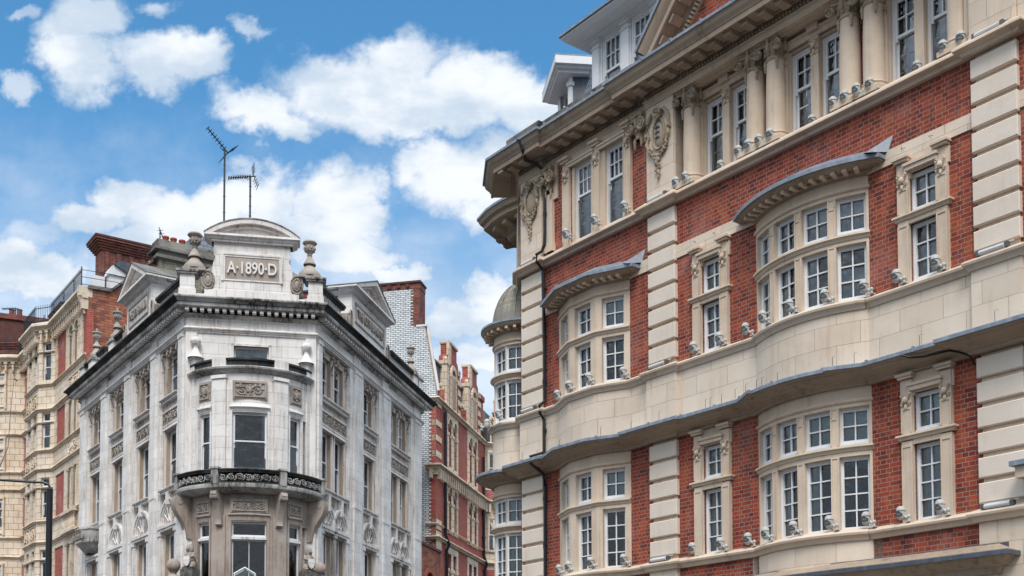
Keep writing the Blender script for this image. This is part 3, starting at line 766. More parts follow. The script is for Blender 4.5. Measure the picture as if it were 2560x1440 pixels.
# --- narrow stone-framed windows ----------------------------------------------
for c in cs:
    for nm in ('up', 'lo'):
        L_ = lv[nm]; (a0, a1), (b0, b1) = L_['w1'], L_['w2']; top = 10.70 if nm == 'up' else 7.20
        b = MB()
        for sx in (-1, 1):
            xa, xb = (c-.445, c-.25) if sx < 0 else (c+.25, c+.445)
            b.box(xa, xb, -.065, .14, a0-.05, a1+.06); b.box(xa, xb, -.065, .14, b0-.03, top-.10)
            b.box(xa-.03, xb+.03, -.04, .12, top-.36, top-.1)
            for za, zb in ((a0, a1+.0), (b0+.02, b0+.42)):   # sunk panel frame on the pilaster
                b.box(xa+.0, xa+.028, -.077, -.06, za, zb); b.box(xb-.028, xb, -.077, -.06, za, zb)
                b.box(xa+.028, xb-.028, -.077, -.06, zb-.035, zb)
            b.box(xa-.055, xb+.055, -.15, .02, top-.045, top-.005); b.box(xa-.03, xb+.03, -.12, .02, top-.085, top-.045)
            console_orn(b, (xa+xb)/2, b1-.10, -.07, 1.0)
        b.box(c-.25, c+.25, -.03, .14, b1, top-.005)
        b.box(c-.31, c+.31, -.125, .02, b1+.10, b1+.145); b.box(c-.285, c+.285, -.10, .02, b1+.03, b1+.10)
        b.box(c-.25, c+.25, -.055, .14, a1, b0)
        b.sweep([(c-.47, .1), (c-.47, -.06), (c+.47, -.06), (c+.47, .1)], [(0, b0-.01), (.055, b0-.015), (.06, b0-.045), (.03, b0-.06), (.015, b0-.10), (-.1, b0-.10), (-.1, b0-.01)])
        bA(b, 'window_surround', 'cream')
        window(A, FA, c, .05, a0, .50, a1-a0, 2, 3 if nm == 'up' else 4, look=('net' if c < 2 else 'half') if nm == 'up' else 'net')
        window(A, FA, c, .05, b0, .50, b1-b0, 2, 2, look='net' if nm == 'up' else 'blind')

# --- bow fronts ----------------------------------------------------------------
def facet_frames(pts):
    out = []
    for a, c in zip(pts, pts[1:]):
        ln = math.hypot(c[0]-a[0], c[1]-a[1]); out.append((((a[0]+c[0])/2, (a[1]+c[1])/2), math.atan2(c[1]-a[1], c[0]-a[0]), ln, a, c))
    return out
def sub(a, c, u0, u1):
    ln = math.hypot(c[0]-a[0], c[1]-a[1]); t = ((c[0]-a[0])/ln, (c[1]-a[1])/ln)
    return [(a[0]+t[0]*u0, a[1]+t[1]*u0), (a[0]+t[0]*u1, a[1]+t[1]*u1)]
def rect(z0, z1, o=0., d=.17): return [(o, z1), (o, z0), (o-d, z0), (o-d, z1)]
def bow_bands(b, path, zs):
    for z0, z1, o in zs: b.sweep(path, rect(z0, z1, o))
def bow(nm, pts, units, subfn, canopy):
    """pts: plan line; units: list of window units (centre, angle); subfn(lo) returns solid plan pieces between windows"""
    L_ = lv[nm]; (a0, a1), (b0, b1) = L_['w1'], L_['w2']
    top = 10.76 if nm == 'up' else 7.22
    b = MB()
    bow_bands(b, pts, [(a1, b0-.005, 0.), (b1, top, 0.)])
    for pc in subfn: b.sweep(pc, rect(a0-.04, a1, 0.)); b.sweep(pc, rect(b0-.005, b1, 0.))
    b.sweep(pts, [(0, b0-.005), (.06, b0-.012), (.065, b0-.045), (.035, b0-.06), (.015, b0-.105), (-.05, b0-.105), (-.05, b0-.005)])
    b.sweep(pts, [(0, b1+.115), (.035, b1+.11), (.04, b1+.09), (.012, b1+.06), (-.05, b1+.06), (-.05, b1+.115)])
    place_blocks(b, pts, .052, .014, .0, .036, b1+.07, b1+.10)
    bA(b, 'bow_front', 'cream')
    for i, (p, ang, look) in enumerate(units):
        ca, sa = math.cos(ang), math.sin(ang)
        # set back 0.1 behind the face
        px, py = p[0]-sa*.09, p[1]+ca*.09
        lk = look[0] if nm == 'up' else look[2]; lk2 = look[1] if nm == 'up' else 'blind'
        window(A, FA, px, py, a0, .50, a1-a0, 2, 3 if nm == 'up' else 4, look=lk, rz=ang)
        window(A, FA, px, py, b0, .50, b1-b0, 2, 2, look=lk2, rz=ang)
    if canopy:
        cp = canopy
        b = MB()
        b.sweep(cp, [(-.05, 10.98), (.0, 10.98), (.33, 10.865), (.345, 10.84), (.33, 10.80), (.30, 10.80), (.27, 10.775), (.09, 10.775), (.085, 10.74), (.03, 10.72), (.02, 10.70), (-.1, 10.70), (-.1, 10.98)])
        bA(b, 'bow_cornice', 'soff')
        b = MB(); place_blocks(b, cp[1:-1], .175, .036, .06, .25, 10.725, 10.776, .10); bA(b, 'bracket_row', 'cream')
        b = MB(); b.sweep(cp, [(-.05, 11.10), (.02, 11.09), (.345, 10.895), (.365, 10.88), (.365, 10.815), (.345, 10.81), (.335, 10.87), (-.05, 10.985)])
        for i in (2, len(cp)//2+1):
            n_ = V2n(cp[i], cp[i+1]); b.obox((cp[i][0]+n_[0]*.355, cp[i][1]+n_[1]*.355), (-n_[1], n_[0]), n_, .015, .018, 10.81, 10.90)
        for e, w_ in ((cp[-2], (cp[-1][0]+.42, 0)),):      # folded lead apron where the canopy dies into the wall
            x0, x1 = e[0], e[0]+.50; b.add([(x0-.15, -.02, 11.07), (x1, -.012, 11.17), (x1-.10, -.015, 10.93), (x0+.33, -.34, 10.86), (x0+.2, -.34, 10.90), (x1, .03, 11.17), (x1-.1, .03, 10.90)], [(0, 4, 3, 2, 1), (1, 2, 6, 5)])
        bA(b, 'lead_canopy', 'lead')
can1 = [(-3.60, .10), (-3.60, -.02)] + bow1[1:3] + [(-1.38, -.02), (-1.38, .10)]
can2 = [(X2L+.02, .10), (X2L+.02, .0)] + bow2[1:-1] + [(X2R-.02, .0), (X2R-.02, .10)]
ff1 = facet_frames(bow1)
un1 = [(f[0], f[1], lk) for f, lk in zip(ff1, (('side', 'net', 'net'), ('left', 'net', 'side'), ('dark', 'net', 'dark')))]
sb1 = []
for f in ff1:
    h = f[2]/2-.25; sb1 += [sub(f[3], f[4], 0, h), sub(f[3], f[4], f[2]-h, f[2])]
un2 = []; angs = (-23.1, -7.7, 7.7, 23.1); ha = math.degrees(.25/R2)
for a, lk in zip(angs, (('side', 'side', 'net'), ('side', 'side', 'side'), ('left', 'net', 'left'), ('half', 'net', 'dark'))):
    un2.append(((C2[0]+R2*math.sin(R(a)), C2[1]-R2*math.cos(R(a))), R(a), lk))
ed = [-H2, angs[0]-ha, angs[0]+ha, angs[1]-ha, angs[1]+ha, angs[2]-ha, angs[2]+ha, angs[3]-ha, angs[3]+ha, H2]
sb2 = [arc(C2[0], C2[1], R2, ed[i], ed[i+1], 4) for i in range(0, 10, 2)]
for nm in ('up', 'lo'):
    bow(nm, bow1, un1, sb1, can1 if nm == 'up' else None)
    bow(nm, bow2, un2, sb2, can2 if nm == 'up' else None)
    b = MB()                              # sunk panels on the mullions of the wide bow
    for i in (1, 2, 3):
        am = (angs[i-1]+angs[i])/2; p = (C2[0]+R2*math.sin(R(am)), C2[1]-R2*math.cos(R(am))); t = (math.cos(R(am)), math.sin(R(am)))
        for z0, z1 in ((lv[nm]['w2'][0]+.02, lv[nm]['w2'][1]-.17), (lv[nm]['w2'][1]-.14, lv[nm]['w2'][1]-.0), (lv[nm]['w1'][0], lv[nm]['w1'][1]-.0)):
            for sx in (-1, 1): b.obox((p[0]+t[0]*sx*.056, p[1]+t[1]*sx*.056), t, (-t[1], t[0]), .011, .012, z0, z1)
            b.obox(p, t, (-t[1], t[0]), .056, .012, z1-.018, z1)
    bA(b, 'mullion_panel', 'cream')

# --- top storey, narrow bay: two tall sashes between pilasters ------------------
zt0, zt1 = 12.04, 13.66
b = MB()
for xa, xb in ((-3.42, -3.20), (-2.42, -2.21), (-1.43, -1.25)):
    b.box(xa, xb, -.055, .12, 12.0, 13.90); b.box(xa+.0, xa+.025, -.068, -.05, 12.1, 13.45); b.box(xb-.025, xb, -.068, -.05, 12.1, 13.45); b.box(xa+.02, xb-.02, -.068, -.05, 13.42, 13.45)
    b.box(xa-.05, xb+.05, -.16, .0, 13.885, 13.93); b.box(xa-.025, xb+.025, -.11, .0, 13.83, 13.885)
    console_orn(b, (xa+xb)/2, 13.56, -.06, 1.05)
for xa, xb in ((-3.20, -2.42), (-2.21, -1.43)):
    b.box(xa, xb, -.02, .12, 13.70, 13.94); b.box(xa-.05, xb+.05, -.10, .0, 13.76, 13.80); b.box(xa-.02, xb+.02, -.08, .0, 13.70, 13.76)
b.box(-3.2, -3.08, -.0, .12, 12.0, 13.7); b.box(-2.54, -2.42, 0, .12, 12, 13.7); b.box(-2.21, -2.09, 0, .12, 12, 13.7); b.box(-1.55, -1.43, 0, .12, 12, 13.7)
b.box(-4.12, -3.97, -.045, .1, 12.1, 13.94); b.box(-3.76, -3.62, -.04, .1, 13.2, 13.94); b.box(-.93, -.75, -.04, .1, 13.35, 13.94)
bA(b, 'window_surround', 'cream')
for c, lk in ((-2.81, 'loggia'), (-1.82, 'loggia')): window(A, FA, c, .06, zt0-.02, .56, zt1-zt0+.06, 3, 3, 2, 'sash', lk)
b = MB(); b.box(-3.97, -3.76, -.075, .1, 12.06, 13.35); b.box(-4.0, -3.73, -.10, .1, 12.06, 12.2); b.box(-3.99, -3.74, -.09, .1, 12.2, 12.25)
bA(b, 'pilaster', 'cream')
b = MB(); ionic(b, -3.865, -.0, 13.45, 13.94, .12); bA(b, 'pilaster_capital', 'carve')
b = MB(); ionic(b, -.98, .0, 13.45, 13.94, .12); bA(b, 'pilaster_capital', 'carve')
b = MB(); cartouche(b, -4.50, 13.38, PF, 1.05); bA(b, 'cartouche', 'carve')
b = MB(); cartouche(b, -.39, 13.30, PF, 1.12); bA(b, 'cartouche', 'carve')
b = MB()
for k in range(3):
    for sx in (-1, 1): b.ball((-.39+sx*.035, PF-.055, 13.42-k*.10), .03, 6, 4, (1.2, .5, .7))
    b.ball((-.39, PF-.06, 13.44-k*.10), .028, 6, 4, (.8, .5, 1.3))
bA(b, 'cartouche_emblem', 'leaddark')

# --- top storey, wide bay: recessed loggia with six columns ----------------------
b = MB()
hw = []
for c0 in (1.075, 3.165, 5.255):
    for sx in (-1, 1): hw.append((c0+sx*.335-.25, c0+sx*.335+.25, 12.0, 13.68))
b.wall(-.1, 6.4, 11.95, 14.0, hw, .30, .12)
for c0 in (1.075, 3.165, 5.255):
    for xa, xb in ((c0-.76, c0-.60), (c0-.085, c0+.085), (c0+.60, c0+.76)):
        b.box(xa, xb, .235, .32, 12.0, 13.73); console_orn(b, (xa+xb)/2, 13.55, .225, 1.0); b.box(xa, xb, .22, .3, 13.40, 13.43)
    b.sweep([(c0-.80, .3), (c0-.80, .24), (c0+.80, .24), (c0+.80, .3)], [(0, 13.86), (.05, 13.855), (.055, 13.82), (.02, 13.80), (.01, 13.72), (-.03, 13.72), (-.03, 13.86)])
    b.box(c0-.12, c0+.12, .16, .3, 13.80, 13.945)
b.box(6.2, 6.33, .0, .3, 12, 13.95)
bA(b, 'loggia_wall', 'cream')
for c0 in (1.075, 3.165, 5.255):
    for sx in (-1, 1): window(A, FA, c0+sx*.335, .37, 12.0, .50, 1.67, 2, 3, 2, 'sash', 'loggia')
b = MB(); b.box(-.05, 6.4, -.02, .32, 11.9, 12.035); bA(b, 'loggia_floor', 'cream')
b = MB(); b.box(-.1, 6.43, .02, .5, 13.93, 13.99); bA(b, 'loggia_ceiling', 'cream')
for cx in (.28, 1.89, 2.36, 3.97, 4.45, 6.02):
    b = MB(); r_ = .185
    b.box(cx-.25, cx+.25, .165-.25, .165+.2, 12.03, 12.11)
    b.lathe([(.245, 12.11), (.25, 12.14), (.245, 12.17), (.21, 12.185), (.215, 12.20), (.23, 12.215), (.22, 12.235), (r_+.005, 12.25), (r_, 12.27), (r_, 12.75), (r_*.97, 13.1), (r_*.9, 13.45), (r_*.87, 13.60)], cx, .165, 28)
    col = bA(b, 'column', 'cream')
    b = MB(); ionic(b, cx, .165, 13.60, 13.945, r_*.92)
    b.build('capital', 'carve', col, FA)

# --- entablature and main modillion cornice ---------------------------------------
CO = .60
def pC(k=1.3): return [side(k), (-4.87, PF), (-4.12, PF), (-4.12, 0), (-.75, 0), (-.75, PF), (0, PF), (0, PF), (6.33, PF), (7.08, PF), (7.08, 0), (XR, 0)]
pcn = [side(1.3), (-4.87, PF), (-4.12, PF), (-4.12, 0), (-.75, 0), (-.75, PF), (7.08, PF), (7.08, 0), (XR, 0)]
ov = {0: (-.86, -1.15), 1: (-.80, -1.)}
b = MB()
b.sweep(pcn, [(.0, 14.26), (.10, 14.26), (.10, 14.215), (.03, 14.20), (.03, 14.115), (.045, 14.10), (.055, 14.08), (.03, 14.05), (.03, 14.005), (.045, 14.0), (.02, 13.97), (.02, 13.94), (-.35, 13.94), (-.35, 14.26)], over={1: (-.5, -1.)})
bA(b, 'architrave', 'cream')
b = MB(); place_blocks(b, [pcn[1], pcn[2]], .078, .024, .03, .085, 14.115, 14.205, .05); place_blocks(b, [pcn[3], pcn[4]], .078, .024, .03, .085, 14.115, 14.205, .12); place_blocks(b, [pcn[5], pcn[6]], .078, .024, .03, .085, 14.115, 14.205, .05); place_blocks(b, [pcn[7], pcn[8]], .078, .024, .03, .085, 14.115, 14.205, .3)
bA(b, 'dentil_row', 'soff')
b = MB()
b.sweep(pcn, [(-.3, 14.56), (.575, 14.535), (.60, 14.52), (.60, 14.49), (.585, 14.47), (.575, 14.42), (.54, 14.375), (.505, 14.335), (.50, 14.31), (.485, 14.30), (.485, 14.205), (.455, 14.195), (.44, 14.215), (.16, 14.215), (.15, 14.245), (.10, 14.25), (-.3, 14.25)], over=ov)
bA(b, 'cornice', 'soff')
b = MB()
def modillions(a, c, st): 
    place_blocks(b, [a, c], .40, .085, .15, .40, 14.135, 14.217, st); place_blocks(b, [a, c], .40, .10, .14, .425, 14.195, 14.219, st)
modillions(pcn[1], pcn[2], .12); modillions((-4.12, 0), (-.75, 0), .62); modillions(pcn[5], pcn[6], .14); modillions((7.08, 0), (XR, 0), .6)
b.obox((-5.02, -.42), (1, 0), (0, 1), .085, .13, 14.135, 14.217)
bA(b, 'modillion', 'soff')
b = MB(); b.sweep(pcn, [(.3, 14.575), (.60, 14.565), (.625, 14.55), (.625, 14.495), (.605, 14.49), (.595, 14.53), (.3, 14.55)], over=ov)
for i in range(16):
    x = -4.9+i*.78
    b.box(x-.02, x+.02, -.71 if -4.87 < x < -4.12 or x > -.75 else -.635, -.55, 14.487, 14.585)
bA(b, 'lead_flashing', 'lead')
b = MB()
b.box(-5.3, -4.18, -.10, .12, 14.5, 15.07); b.box(-5.34, -4.14, -.14, .14, 15.0, 15.12)
b.box(-4.12, -1.25, -.02, .2, 14.5, 15.0); b.box(-4.1, -1.2, -.07, .22, 14.93, 15.09)
bA(b, 'parapet_coping', 'mossy')

# --- raking pediment over the loggia ------------------------------------------------
an = math.atan2(.85, .80); ux, uz = math.cos(an), math.sin(an); nx, nz = -uz, ux
def rake(b, prof, x0, z0, L0, L1):
    """profile [(out, up)] along a sloping line in the facade plane"""
    vs = []; m = len(prof)
    for t in (L0, L1):
        for o, u in prof: vs.append((x0+ux*t+nx*u, PF-o, z0+uz*t+nz*u))
    b.add(vs, [(j, (j+1) % m, (j+1) % m+m, j+m) for j in range(m)]+[tuple(range(m)), tuple(range(2*m-1, m-1, -1))])
rx, rz0 = -.02, 14.50
b = MB()
rake(b, [(-.3, .50), (.575, .48), (.60, .46), (.585, .40), (.575, .36), (.54, .32), (.50, .27), (.485, .26), (.485, .17), (.455, .16), (.44, .18), (.16, .18), (.15, .21), (.1, .16), (.09, .12), (.03, .10), (.03, .0), (-.3, 0.)], rx, rz0, -.05, 4.3)
bA(b, 'pediment_cornice', 'soff')
b = MB()
for i in range(10):
    t = .25+i*.40; rake(b, [(.42, .18), (.42, .10), (.15, .10), (.15, .18)], rx, rz0, t, t+.17)
bA(b, 'modillion', 'soff')
b = MB()
for i in range(50):
    t = .1+i*.078; rake(b, [(.085, .10), (.085, .02), (.03, .02), (.03, .10)], rx, rz0, t, t+.046)
bA(b, 'dentil_row', 'cream')
b = MB(); rake(b, [(.3, .53), (.60, .505), (.625, .49), (.625, .43), (.60, .43), (.595, .47), (.3, .50)], rx, rz0, -.1, 4.3); bA(b, 'lead_flashing', 'lead')
b = MB(); b.prism([(-.1, 14.5), (6.5, 14.5), (3.2, 14.5+3.3*uz/ux)], -.06, .4); bA(b, 'pediment_wall', 'brick')
b = MB()                                  # right-hand rake, mirrored (outside the picture)
for o0, o1 in (((-.3), .48),): b.prism([(6.6, 14.5), (3.25, 14.5+3.42*uz/ux), (3.25, 14.95+3.42*uz/ux), (7.1, 14.5)], PF-.5, .2)
bA(b, 'pediment_cornice', 'soff')

# --- slate roof and the white dormers ------------------------------------------------
b = MB()
b.add([(-3.72, .25, 14.5), (-1.0, .25, 14.5), (-1.0, 1.25, 17.0), (-3.60, 1.25, 17.0), (-6.3, 2.6, 14.5), (-5.2, 3.6, 17.0), (-1, 5, 17.0)],
      [(0,1,2,3), (4,0,3,5), (3,2,6,5)])
b.add([(6.9, .25, 14.5), (XR, .25, 14.5), (XR, 1.25, 17.2), (6.9, 1.25, 17.2)], [(0,1,2,3)])
bA(b, 'roof', 'slate', smooth=0)
dm = MB()
yd = .50
dm.wall(-2.98, -.2, 14.9, 16.56, [(-2.72, -2.10, 15.0, 16.5), (-1.80, -1.18, 15.0, 16.5), (-.9, -.28, 15.0, 16.5)], yd, .1)
for xa, xb in ((-3.0, -2.78), (-2.07, -1.83), (-1.15, -.93)):
    dm.box(xa, xb, yd-.05, yd+.05, 14.9, 16.5); dm.box(xa-.02, xb+.02, yd-.07, yd+.05, 16.36, 16.40); dm.box(xa-.03, xb+.03, yd-.09, yd+.05, 16.48, 16.56)
dm.box(-2.98, -2.90, yd, 2.6, 14.9, 16.56)
dm.sweep([(-3.0, 2.5), (-3.0, yd), (-.2, yd)], [(0, 16.76), (.50, 16.76), (.52, 16.70), (.47, 16.66), (.44, 16.62), (.40, 16.60), (.14, 16.60), (.12, 16.56), (-.05, 16.54), (-.05, 16.76)])
d_o = bA(dm, 'dormer', 'white')
b = MB(); b.box(-3.0, -.2, yd, 2.5, 16.6, 16.75); b.sweep([(-3.0, 2.5), (-3.0, yd), (-.2, yd)], [(-.3, 16.80), (.50, 16.80), (.55, 16.79), (.55, 16.745), (.515, 16.745), (.5, 16.77), (-.3, 16.77)]); b.build('dormer_roof', 'lead', d_o, FA)
for c in (-2.41, -1.49, -.59): window(A, FA, c, yd+.02, 15.0, .60, 1.5, 3, 2, 2, 'sash', 'blindw_glare')
# small dormer on the side slope: flat leaded canopy over a post and a dark cheek
W0 = FA.inverted()
def wl(x, y): p = W0 @ Vector((x, y, 0)); return (p.x, p.y)
cA, cB, cD = wl(.78, 29.1), wl(1.04, 27.3), wl(1.95, 27.40)
cE = wl(1.85, 29.4)
b = MB()
def inset(pts, k):
    cx = sum(p[0] for p in pts)/len(pts); cy = sum(p[1] for p in pts)/len(pts)
    return [(p[0]+(cx-p[0])*k, p[1]+(cy-p[1])*k) for p in pts]
q4 = [cA, cB, cD, cE]
b.hprism(q4, 17.08, 17.26); b.hprism(inset(q4, .10), 17.03, 17.08); b.hprism(inset(q4, .2), 16.96, 17.03)
pp = wl(1.42, 27.75); b.obox(pp, (1, 0), (0, 1), .05, .05, 15.0, 17.0); b.obox(pp, (1, 0), (0, 1), .075, .075, 16.74, 16.84)
p2 = wl(1.22, 28.7); b.obox(p2, (1, 0), (0, 1), .05, .05, 15.0, 17.0)
p3 = wl(1.40, 28.0); b.tube([(*wl(1.36, 27.9), 16.3), (*wl(1.25, 28.6), 16.3)], .05, 6); b.hprism([wl(1.40, 27.85), wl(1.46, 27.85), wl(1.30, 28.7), wl(1.24, 28.7)], 15.0, 15.6)
d2 = bA(b, 'dormer', 'white')
b = MB(); b.hprism([wl(1.47, 27.72), wl(1.9, 27.72), wl(2.2, 28.9), wl(1.35, 28.9)], 14.8, 16.95); b.build('dormer_cheek', 'leaddark', d2, FA)
b = MB(); b.hprism([cA, cB, cD, cE], 17.262, 17.30); b.build('dormer_roof', 'lead', d2, FA)

# --- side face of the building and the domed corner turret ----------------------------
b = MB()
s0, s1 = side(.0), side(4.6)
b.hprism([(-4.87, PF+.01), (-4.80, .3), (side(4.6)[0]+.4, side(4.6)[1]+.3), side(4.6)], 0, 14.0)
bA(b, 'side_wall', 'cream')
b = MB()
pw = [wl(.42, 30.8), wl(-.02, 29.95), wl(.06, 29.75), wl(.20, 29.52), wl(.38, 29.28), wl(.62, 29.05), wl(1.1, 28.8)]
prof2 = [(-.5, 14.56), (.74, 14.52), (.75, 14.46), (.70, 14.36), (.62, 14.32), (.61, 14.22), (.57, 14.21), (.20, 14.14), (.18, 14.09), (.08, 14.05), (.05, 13.94), (-.5, 13.94)]
b.sweep(pw, prof2); place_blocks(b, pw, .40, .09, .22, .5, 14.08, 14.19, .3)
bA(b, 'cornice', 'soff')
b = MB(); b.sweep(pw, [(.3, 14.575), (.745, 14.55), (.775, 14.53), (.775, 14.47), (.75, 14.465), (.3, 14.54)]); bA(b, 'lead_flashing', 'lead')
b = MB(); b.hprism([wl(.16, 27.5), wl(.14, 29.9), wl(.5, 29.4), wl(1.2, 29.0), wl(1.5, 28)], 0, 14.0); bA(b, 'side_wall', 'creamj')
tc_ = wl(.36, 27.95); rT = .77
ex_w = (W0.to_3x3() @ Vector((1, 0, 0))); rotT = math.atan2(ex_w.y, ex_w.x)    # world X axis seen in the facade frame
FT = FA @ T(tc_[0], tc_[1], 0, rotT)
def bT(b, name, mat, par=A): return b.build(name, mat, par, FT)
def tarc(a0, a1, n=24, r_=rT): return arc(0, 0, r_, a0, a1, n)
ta = [-98., -59.5, -21., 17.5]; hT = math.degrees(math.asin(.25/rT))
fullT = tarc(-130, 60, 40)
for nm in ('up', 'lo'):
    L_ = lv[nm]; (a0, a1), (b0, b1) = L_['w1'], L_['w2']; top = 10.76 if nm == 'up' else 7.22
    b = MB()
    for z0, z1 in ((a1, b0-.005), (b1, top)): b.sweep(fullT, rect(z0, z1, 0, .12))
    eds = [-130]+[x for a in ta for x in (a-hT, a+hT)]+[60]
    for i in range(0, len(eds), 2):
        for z0, z1 in ((a0-.04, a1), (b0-.005, b1)): b.sweep(tarc(eds[i], eds[i+1], 6), rect(z0, z1, 0, .12))
    b.sweep(fullT, [(0, b0-.005), (.08, b0-.012), (.085, b0-.045), (.05, b0-.06), (.02, b0-.105), (-.05, b0-.105), (-.05, b0-.005)])
    b.sweep(fullT, [(0, b1+.115), (.035, b1+.11), (.04, b1+.09), (.012, b1+.06), (-.05, b1+.06), (-.05, b1+.115)])
    place_blocks(b, fullT, .055, .014, 0, .036, b1+.07, b1+.10)
    bT(b, 'turret', 'cream')
    for a in ta:
        rr = math.sqrt(rT*rT-.25*.25)-.03
        p = (rr*math.sin(R(a)), -rr*math.cos(R(a)))
        window(A, FT, p[0], p[1], a0, .48, a1-a0, 2, 3 if nm == 'up' else 4, look='side' if nm == 'up' else 'net', rz=R(a))
        window(A, FT, p[0], p[1], b0, .48, b1-b0, 2, 2, look='net' if nm == 'up' else 'blind', rz=R(a))
b = MB()
for z in (8.465, 4.655): b.sweep(fullT, string(z, .15))
b.sweep(fullT, [(.03, 8.47), (.03, 7.45), (-.15, 7.45), (-.15, 8.47)])
b.sweep(fullT, [(.0, 4.68), (.0, 0), (-.15, 0), (-.15, 4.68)])
bT(b, 'turret', 'creamj')
b = MB(); b.sweep(fullT, prL); bT(b, 'main_cornice', 'soff')
b = MB(); b.sweep(fullT, [(.0, 7.56), (.035, 7.56), (.05, 7.515), (.42, 7.462), (.435, 7.45), (.435, 7.395), (.418, 7.39), (.40, 7.445), (0, 7.503)]); bT(b, 'lead_flashing', 'lead')
b = MB(); b.sweep(fullT, [(-.05, 10.98), (.0, 10.98), (.27, 10.905), (.29, 10.88), (.27, 10.83), (.24, 10.80), (.09, 10.785), (.085, 10.74), (.03, 10.72), (.02, 10.70), (-.1, 10.70), (-.1, 10.98)]); bT(b, 'bow_cornice', 'soff')
b = MB(); place_blocks(b, fullT, .17, .034, .06, .23, 10.73, 10.79); bT(b, 'bracket_row', 'cream')
b = MB(); b.sweep(fullT, [(-.05, 10.99), (.02, 10.985), (.28, 10.925), (.305, 10.915), (.305, 10.87), (.285, 10.865), (.275, 10.90), (-.05, 10.96)]); bT(b, 'lead_canopy', 'lead')
b = MB(); b.lathe([(.80*math.cos(R(t)), 10.95+1.18*math.sin(R(t))) for t in range(0, 91, 6)], 0, 0, 40)
for a in range(-170, 10, 30): b.tube([((.80*math.cos(R(t))+.004)*math.sin(R(a)), -(.80*math.cos(R(t))+.004)*math.cos(R(a)), 10.95+1.18*math.sin(R(t))) for t in range(0, 86, 6)], .012, 5)
bT(b, 'dome', 'dome')

# --- rainwater pipe at the left pier, bracket at the far right --------------------------
b = MB()
b.tube([(-4.17, -.70, 14.52), (-4.13, -.66, 14.45), (-4.12, -.62, 14.30), (-4.20, -.45, 14.14), (-4.14, -.30, 14.10), (-4.06, -.16, 14.02), (-4.05, -.10, 13.86), (-4.04, -.10, 13.65), (-3.98, -.10, 13.50), (-3.97, -.11, 12.5), (-3.975, -.12, 12.25), (-4.04, -.13, 12.12), (-4.06, -.27, 12.02), (-4.06, -.27, 11.85), (-4.055, -.10, 11.7), (-4.055, -.06, 10.0), (-4.055, -.06, 8.8), (-4.06, -.2, 8.66), (-4.06, -.2, 8.5), (-4.055, -.08, 8.38), (-4.055, -.08, 7.65), (-4.06, -.46, 7.5), (-4.06, -.46, 7.36), (-4.055, -.1, 7.15), (-4.055, -.06, 6.9), (-4.055, -.06, 0)], .036, 8)
for z in (12.9, 11.3, 10.2, 9.2, 8.1, 6.6, 5.6): b.tube([(-4.055 if z < 12 else -3.972, -.065 if z < 12 else -.10, z), (-4.055 if z < 12 else -3.972, -.065 if z < 12 else -.10, z+.07)], .047, 8)
bA(b, 'rainwater_pipe', 'pipe')
b = MB(); b.tube([(5.30, -.44, 7.38), (5.42, -.40, 7.32), (5.62, -.34, 7.30), (6.02, -.28, 7.30), (6.14, -.20, 7.26), (6.25, -.12, 7.2), (6.29, -.04, 7.05)], .016, 6)
bA(b, 'cable', 'pipe')
b = MB(); b.box(7.10, 7.6, -.40, 0, 5.16, 5.33); b.box(7.16, 7.55, -.28, 0, 5.0, 5.16); b.box(7.24, 7.5, -.16, 0, 4.8, 5.0); bA(b, 'stone_bracket', 'cream')
b = MB(); b.box(7.04, 7.66, -.46, .02, 5.33, 5.40); b.box(7.12, 7.6, -.2, .02, 5.40, 5.47); bA(b, 'lead_canopy', 'lead')
# bird wires on the cornices
b = MB()
for x, y in ((-4.3, -.5), (-3.9, -.40), (-2.9, -.6), (-1.6, -.6), (-.9, -.42), (-.03, -.5), (1.1, -.42), (1.22, -.42), (1.5, -.42), (1.9, -.5), (2.2, -.56), (2.5, -.62), (2.62, -.62), (3.0, -.66), (4.1, -.6), (4.45, -.5), (5.6, -.42), (6.9, -.5)):
    b.tube([(x, y, 7.46), (x, y, 7.62), (x+.05, y, 7.625)], .004, 4)
for c in (.62, 1.12, 5.2, 5.7): b.tube([(c-.06, -.06, 10.80), (c-.06, -.14, 10.82), (c+.04, -.17, 10.78)], .004, 4)
bA(b, 'bird_wire', 'metal')
# ================================================================== floodlights on the ledges (things of their own)
def ring_words(n):
    return ['leftmost', 'second', 'third', 'fourth', 'fifth', 'sixth', 'seventh', 'eighth', 'ninth', 'tenth', 'eleventh', 'twelfth', 'thirteenth', 'fourteenth', 'fifteenth', 'sixteenth'][n]
_lm = {}
def lamp_meshes():
    if _lm: return _lm
    b = MB(); b.lathe([(0, .125), (.035, .12), (.062, .095), (.07, .06), (.072, -.01), (.062, -.055), (.045, -.085), (.02, -.10), (0, -.102)], 0, 0, 16)
    _lm['casing'] = b.mesh('casing'); _lm['casing'].materials.append(M['lampw'])
    b = MB(); vs = []; fs = []                        # arched dark visor wrapped round the front left
    for i in range(9):
        a = R(-150+i*15)
        top = .035-abs(i-4)**2*.003; bot = -.05+(.01 if i in (0, 8) else 0)
        vs += [(.077*math.cos(a), .077*math.sin(a), top), (.066*math.cos(a), .066*math.sin(a), bot)]
    b.add(vs, [(2*i, 2*i+1, 2*i+3, 2*i+2) for i in range(8)]); b.lathe([(.074, .038), (.078, .042), (.074, .048)], 0, 0, 16)
    _lm['visor'] = b.mesh('visor'); _lm['visor'].materials.append(M['lens'])
    b = MB(); b.tube([(.05, .02, -.04), (.10, .03, -.075), (.13, .04, -.07)], .024, 8); b.ball((.125, .035, -.055), .034, 8, 6); b.tube([(.125, .035, -.06), (.13, .035, -.13)], .018, 6); b.box(.09, .17, -.01, .08, -.142, -.128)
    _lm['bracket'] = b.mesh('bracket'); _lm['bracket'].materials.append(M['metal'] if False else M['lampw'])
    return _lm
